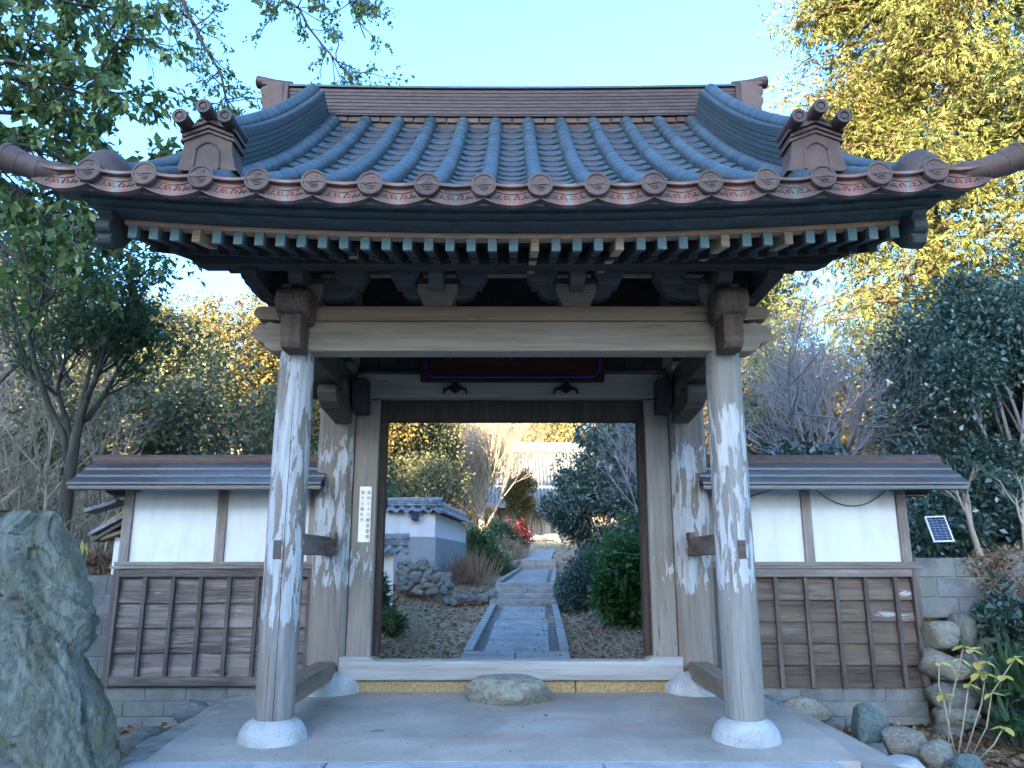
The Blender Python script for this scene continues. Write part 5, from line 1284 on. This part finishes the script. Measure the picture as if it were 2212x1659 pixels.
bush('golden_tree', 'sunlit yellow tree behind the right main post', (6.4, 31, 4.6), (2.8, 2.4, 3.0), 70, 24000, 'gold', .16, 40, .30, 10, cat='tree', dome=False, cr=.28)
bush('evergreen_tree', 'dark evergreen between the cedar and the yellow trees', (14.5, 24, 6.2), (3.8, 2.6, 4.2), 70, 15000, 'olive', .2, 41, .28, 12, cat='tree', dome=False, cr=.3)
# ------------------------------------------------------------------ garden planting seen through the gate
bush('azalea_bush', 'rounded dark green bush right of the path steps', (1.55, 15.9, gz(1.55, 15.9)), (.80, .7, 1.15), 46, 15000, 'blue', .055, 90, .28, 14, cr=.30)
bush('glossy_bush', 'bright glossy green bush against the right gate frame', (1.95, 12.6, gz(1.95, 12.6) + .2), (.92, .7, 1.5), 50, 16000, 'bright', .075, 91, .26, 16, cr=.28)
bush('evergreen_tree', 'blue-green evergreen tree overhanging the path before the hall', (2.72, 22.6, 3.05), (1.95, 1.4, 1.6), 90, 20000, 'blue', .115, 92, .25, 18, cat='tree', dome=False, cr=.24, mat='twig')
bush('evergreen_tree', 'large-leaved dark tree above the blue-green one', (3.1, 21.2, 4.75), (1.5, 1.2, .9), 34, 5200, 'blue', .22, 93, .17, 12, cat='tree', dome=False, cr=.32, down=.4)
bare('bare_tree', 'grey bare tree right of the path beyond the glossy bush', (3.3, 18.5, gz(3.3, 18.5)), (-.1, 0, 1), 2.4, .07, 5, (7, 6, 5, 4), 94, 'twig', lr=.75, ang=.6, trop=.2, wig=.12, m=5, rr=.5)
bush('clipped_bush', 'dark clipped bush left of the path before the red shrub', (-.55, 30.5, gz(-.55, 30.5)), (.95, .8, 1.35), 36, 8000, 'evergreen', .09, 95, .28, 8, cr=.3)
bush('red_shrub', 'red-leaved shrub beside the path near the hall', (.15, 36.5, gz(.15, 36.5) + .25), (.8, .7, 1.0), 30, 2200, 'red', .11, 96, .28, 10, cr=.32)
bush('grey_shrub', 'grey-green wispy shrub left of the upper path', (-.1, 29.0, gz(-.1, 29.0)), (.75, .6, .85), 30, 5000, 'straw', .12, 97, .10, 12, cr=.34, mat='twig')
bare('golden_bare_tree', 'sunlit bare tree with fine golden twigs left of the hall roof', (-1.35, 37.5, gz(-1.35, 37.5)), (-.03, 0, 1), 2.6, .20, 5, (12, 8, 6, 6), 98, 'twig_pale', lr=.95, ang=.50, trop=.32, wig=.09, m=6, rr=.48, tmin=.25)
bush('golden_tree', 'golden evergreen left of the bare golden tree', (-6.1, 31, 6.6), (2.4, 1.8, 3.2), 70, 24000, 'gold', .14, 99, .3, 12, cat='tree', dome=False, cr=.3)
bush('green_tree', 'olive tree between the garden wall and the bare golden tree', (-4.0, 34, 5.8), (2.2, 1.8, 2.6), 66, 22000, 'olive', .14, 100, .3, 12, cat='tree', dome=False, cr=.3)
bush('grey_tree', 'shaded twiggy tree behind the tiled garden wall', (-2.9, 24.5, 3.3), (1.5, 1.2, 1.5), 44, 9000, 'olive', .10, 101, .2, 22, cat='tree', dome=False, cr=.32, mat='twig')
bush('evergreen_bush', 'dark evergreen left of the tiled garden wall', (-3.6, 19.5, 2.6), (.9, .9, 2.0), 40, 9000, 'evergreen', .1, 102, .26, 10, dome=False, cr=.3)
bush('evergreen_bush', 'dark shrub at the far end of the garden wall', (-.95, 23.4, gz(-.95, 23.4)), (.85, .7, 1.35), 40, 12000, 'evergreen', .085, 103, .28, 10, cr=.3)
bush('needle_bush', 'narrow-leaved green bush growing before the lower garden wall', (-2.10, 12.2, gz(-2.1, 12.2) + .2), (.24, .28, .62), 18, 900, 'fern', .16, 104, .10, 8, cr=.34)
bush('low_shrub', 'low dark green shrub on the dry ground left of the path', (-1.78, 11.9, gz(-1.78, 11.9)), (.30, .28, .36), 18, 2400, 'evergreen', .055, 105, .28, 6, cr=.34)
bare('bare_shrub', 'bare twiggy shrub right of the low dark shrub', (-1.42, 11.9, gz(-1.42, 11.9)), (.1, 0, 1), .34, .010, 4, (10, 6, 4), 106, 'twig', 'shrub', lr=.75, ang=.7, trop=.15, wig=.12, m=5, rr=.55, tmin=.05)
tuft('dry_grass_clump', 'russet dry bush in front of the garden wall end', (-.95, 18.0, gz(-.95, 18.0)), 900, .62, .6, 'dryred', 107, .008, 'dry bush', .12)
tuft('dry_grass_clump', 'pale dry grass clump left of the second flight of steps', (-.75, 25.6, gz(-.75, 25.6)), 900, .8, .9, 'straw', 108, .012, 'dry grass', .2)
tuft('dry_grass_clump', 'dry clump at the corner of the garden wall', (-1.35, 20.0, gz(-1.35, 20)), 500, .5, .5, 'straw', 109, .012, 'dry grass', .2)
bush('clipped_tree', 'rounded sunlit evergreen hiding the left part of the hall roof', (.35, 41, 4.9), (.9, .9, 1.25), 34, 6000, 'gold', .13, 110, .28, 8, cat='tree', dome=False, cr=.34)
wood_r = np.random.default_rng(200)
K = 260; cx = wood_r.uniform(-34, 36, K); cy = wood_r.uniform(57, 82, K); cz = height(cx, cy) + wood_r.uniform(.5, 6.5, K)
v, rn = clumps(wood_r, np.stack([cx, cy, cz], -1), np.stack([wood_r.uniform(1.6, 3.0, K)]*2 + [wood_r.uniform(1.5, 3.2, K)], -1), 90000, .40, .28, shell=.5)
tag(leaf_obj('woodland', LM['gold'], [v], None, [rn]), 'sunlit yellow-green woodland on the hill behind the hall', 'woodland', kind='stuff')
K = 160; cx = np.concatenate([wood_r.uniform(-46, -17, K), wood_r.uniform(17, 48, K)]); cy = wood_r.uniform(26, 55, 2*K); cz = height(cx, cy) + wood_r.uniform(.3, 4.5, 2*K)
v, rn = clumps(wood_r, np.stack([cx, cy, cz], -1), np.stack([wood_r.uniform(1.4, 2.6, 2*K)]*2 + [wood_r.uniform(1.4, 2.8, 2*K)], -1), 36000, .42, .28, shell=.5)
tag(leaf_obj('woodland', LM['olive'], [v], None, [rn]), 'mixed green woodland on the far slopes either side', 'woodland', kind='stuff')

# ------------------------------------------------------------------ leaf litter
def litter(label, n, boxes, seed, mat='dry', size=.06):
    rg = np.random.default_rng(seed); Ps = []
    for (x0, x1, y0, y1, k) in boxes:
        m_ = int(n*k); x = rg.uniform(x0, x1, m_); y = y0 + (y1-y0)*rg.random(m_)**1.3; ok = np.abs(x - pathx(y)) > .70 if y1 > 8 else np.ones(m_, bool)
        x, y = x[ok], y[ok]; Ps.append(np.stack([x, y, height(x, y) + .012 + .012*rg.random(len(x))], -1))
    P = np.concatenate(Ps); D = rg.standard_normal(P.shape)*np.array([1, 1, .25])
    v = leaf_arrays(rg, P, D, size, .33, fold=.12, curl=.1, jit=.3, up=2.0)
    return tag(leaf_obj('leaf_litter', LM[mat], [v], None, [rg.random(len(P))]), label, 'leaves', kind='stuff')
litter('fallen brown leaves covering the garden ground', 16000, ((-4, 4, 8.4, 16, .75), (-4, 4, 16, 30, .35)), 301, size=.055)
litter('fallen brown leaves among the boulders beside the gate floor', 3200, ((2.55, 5.4, 5.6, 7.65, .8), (-4.2, -2.65, 5.6, 7.6, .3)), 302, size=.065)
litter('fallen leaves over the left bank', 5000, ((-12, -4.1, 8.05, 15, 1.0),), 303, size=.08)
rg = np.random.default_rng(77); y_ = rg.uniform(9.6, 16, 160); x_ = pathx(y_) + rg.choice((-1, 1), 160)*(.64*rg.random(160)**.45)
P = np.stack([x_, y_, np.array([pz(q) for q in y_]) + .02], -1)
tag(leaf_obj('leaf_litter', LM['dry'], [leaf_arrays(rg, P, rg.standard_normal(P.shape)*np.array([1, 1, .1]), .05, .33, up=3.0)], None, [rg.random(160)]), 'scattered dead leaves blown onto the paved path', 'leaves', kind='stuff')
rg = np.random.default_rng(78); n_ = 130; x_ = rg.uniform(-2.3, 2.2, n_); y_ = 5.4 + 2.1*rg.random(n_)
P = np.stack([x_, y_, np.array([zs(q) for q in y_]) + .005], -1)
tag(leaf_obj('leaf_crumbs', LM['dry'], [leaf_arrays(rg, P, rg.standard_normal(P.shape)*np.array([1, 1, .1]), .014, .4, up=3.0, jit=.5)], None, [rg.random(n_)*.6]), 'leaf crumbs and grit scattered over the concrete floor', 'debris', kind='stuff')
rg = np.random.default_rng(79); n_ = 9000; x_ = rg.uniform(-13, -4.15, n_); y_ = 8.1 + 8*rg.random(n_)**1.2; P = np.stack([x_, y_, height(x_, y_)], -1)
D = unit(rg.standard_normal((n_, 3))*np.array([.6, .6, .2]) + np.array([0, 0, 1]))
tag(leaf_obj('dry_grass', LM['straw'], [leaf_arrays(rg, P, D, .38, .018, fold=0, curl=.3, jit=.4, up=0)], None, [rg.random(n_)]), 'dry grass and dead stalks covering the left bank', 'grass', kind='stuff')
x_ = rg.uniform(-3.6, 3.8, n_); y_ = 8.5 + 16*rg.random(n_)**1.4; ok = np.abs(x_ - pathx(y_)) > .72; x_, y_ = x_[ok], y_[ok]; P = np.stack([x_, y_, height(x_, y_)], -1)
D = unit(rg.standard_normal(P.shape)*np.array([.8, .8, .2]) + np.array([0, 0, .7]))
tag(leaf_obj('dry_grass', LM['straw'], [leaf_arrays(rg, P, D, .09, .05, fold=0, curl=.3, jit=.4, up=0)], None, [rg.random(len(P))]), 'short dry grass among the leaves either side of the path', 'grass', kind='stuff')
# moss cushions and a fallen leaf on the floor
o = place(stone_mesh(55, plain('moss', (.055,.075,.02), .95, var=.4), sub=3, rough=.2), 'moss_cushion', None, (1.55, 9.1, .2), (.22, .15, .07)); tag(o, 'green moss cushion on the ground right of the path', 'moss')
rg = np.random.default_rng(9)
for i, (x, y, lab) in enumerate(((-.36, 5.85, 'curled pale dead leaf lying on the concrete floor'), (.25, 6.5, 'small dead leaf on the floor behind the pale one'))):
    P = np.array([[x, y, zs(y) + .006]]); o = leaf_obj('fallen_leaf', LM['dry'], [leaf_arrays(rg, P, np.array([[1., .3, .05]]), .05 - .02*i, .3, fold=.2, up=3)], None, [np.array([.95])]); tag(o, lab, 'leaf')
o = MB().tube([(-1.02, 5.98, zs(5.98) + .004), (-.97, 6.0, zs(6) + .008), (-.93, 5.995, zs(6) + .005)], .0025, 5).build('fallen_twig', M['twig_dark'], None); tag(o, 'short dark twig lying on the concrete floor', 'twig')
# ------------------------------------------------------------------ plants in the lower right corner
YL = empty('yellow_leaved_shrub', (3.45, 6.35, -.08), 'thin shrub with bright yellow leaves in the lower right corner', 'shrub')
ry = random.Random(4)
lf = MB(); lf.add([(0, 0, 0), (.020, .018, .004), (.026, .04, .0), (.018, .062, -.006), (0, .082, -.014), (-.018, .062, -.006), (-.026, .04, 0), (-.020, .018, .004), (0, .03, -.006), (0, .058, -.010)],
       [(0, 1, 8), (1, 2, 8), (2, 9, 8), (2, 3, 9), (3, 4, 9), (0, 8, 7), (7, 8, 6), (6, 8, 9), (6, 9, 5), (5, 9, 4)])
lfm = [lf.mesh('leaf', LM['yellow'], True)]
for k in range(3):
    at = lfm[0].attributes if False else None
me2 = []
for k in range(3):
    q = lfm[0].copy(); a_ = q.attributes.new('rnd', 'FLOAT', 'POINT'); a_.data.foreach_set('value', np.full(len(q.vertices), (.1, .5, .95)[k], np.float32)); me2.append(q)
stems = [[(3.30, 6.30, -.1), (3.34, 6.3, .25), (3.44, 6.28, .55), (3.49, 6.25, .74)], [(3.42, 6.40, -.1), (3.50, 6.38, .2), (3.55, 6.35, .45), (3.70, 6.33, .62)], [(3.48, 6.35, -.1), (3.62, 6.3, .15), (3.66, 6.25, .4), (3.86, 6.22, .66)],
         [(3.36, 6.3, -.1), (3.30, 6.25, .2), (3.26, 6.2, .40)], [(3.50, 6.3, -.1), (3.60, 6.2, .05), (3.66, 6.15, .18)], [(3.48, 6.42, -.1), (3.66, 6.4, .3), (3.72, 6.4, .52), (3.62, 6.38, .70)], [(3.34, 6.3, .2), (3.28, 6.28, .45), (3.30, 6.27, .62)]]
for s_ in stems:
    MB().tube(s_, [.007, .006, .005, .004][:len(s_)], 6).build('stem', M['twig_pale'], YL, smooth=True)
    for p in ([s_[-1]] + ([s_[-2], tuple((a_+b_)/2 for a_, b_ in zip(s_[-1], s_[-2]))] if len(s_) > 3 else [])):
        for q in range(ry.choice((3, 4, 4))):
            an = q*1.6 + ry.uniform(0, 1); mt = Matrix.Translation(p) @ Matrix.Rotation(an, 4, 'Z') @ Matrix.Rotation(ry.uniform(-.5, .35), 4, 'X') @ Matrix.Scale(ry.uniform(.9, 1.3), 4)
            link('leaf', ry.choice(me2), YL, mt)
def fern(label, base, n, L, seed):
    rg = np.random.default_rng(seed); base = np.array(base, float); parts = []; 
    for i in range(n):
        an = rg.uniform(0, 2*np.pi); d = np.array([np.cos(an), np.sin(an), 0]); m_ = 26; t = np.linspace(.12, 1, m_)[:, None]
        P = base + d*L*t + np.array([0, 0, 1])*L*(.95*t - .85*t*t)*rg.uniform(.7, 1.1); s_ = np.array([-d[1], d[0], 0])
        for sg in (-1, 1):
            D = s_*sg + d*.35 + np.array([0, 0, -.15]) + rg.standard_normal((m_, 3))*.08
            parts.append(leaf_arrays(rg, P, D, 1.0, .0, fold=0, curl=0, jit=0)*0 + leaf_arrays(np.random.default_rng(i), P, D, (L*.30*np.sin(np.pi*(.12 + .86*t))), .15, fold=.02, curl=.1, jit=.0, up=2))
    o = leaf_obj('fern', LM['fern'], parts, None, [np.full(len(p)//4, .2 + .6*rg.random()) for p in parts]); return tag(o, label, 'fern')
fern('green fern spreading below the yellow-leaved shrub', (4.30, 6.6, .0), 11, .45, 1)
fern('smaller fern between the rounded stones and the yellow shrub', (4.45, 7.15, .25), 9, .34, 2)
fern('fern at the right picture edge', (4.35, 6.9, .2), 10, .42, 3)
tuft('strap_leaf_clump', 'dark strap-leaved clump behind the yellow-leaved shrub', (4.45, 7.2, .1), 70, .55, .35, 'fern', 310, .035, 'plant', .35)
tuft('strap_leaf_clump', 'strap-leaved clump at the foot of the rounded stones', (4.05, 6.75, -.08), 46, .36, .25, 'fern', 311, .04, 'plant', .35)
bush('evergreen_bush', 'narrow evergreen shrub in front of the right block wall', (4.75, 7.45, .55), (.45, .3, .75), 22, 1900, 'blue', .10, 312, .2, 8, dome=False, cr=.32)
bush('dry_creeper', 'dark dry creeper hanging over the grey block wall', (4.95, 7.85, 1.22), (.5, .12, .35), 26, 1600, 'dry', .035, 313, .3, 8, dome=False, cr=.3)
# yellow blade leaves on the left bank
for i, (x, y, z) in enumerate(((-4.42, 8.15, 1.42), (-4.25, 8.2, 1.50), (-4.13, 8.2, 1.42), (-4.08, 8.15, 1.25), (-4.55, 8.3, 1.45))):
    P = np.array([[x, y, z + .16]]); o = leaf_obj('hanging_leaf', LM['yellow' if i != 3 else 'bright'], [leaf_arrays(rg, P, np.array([[.1, .1, -1.]]), .17, .14, fold=.05, up=0)], None, [np.array([.2*i])])
    tag(o, ('long yellow leaf nearest the standing stone', 'long yellow leaf under the broken tiles', 'long yellow leaf closest to the white wall stub', 'long green leaf low on the left bank', 'long yellow leaf highest on the left bank')[i], 'leaf', 'long hanging leaves on the left bank')
bush('dead_brush', 'tangle of dead twigs and weeds above the dark block wall', (-4.5, 8.25, 1.28), (.45, .3, .22), 24, 1400, 'dry', .08, 320, .08, 16, cr=.34, mat='twig')
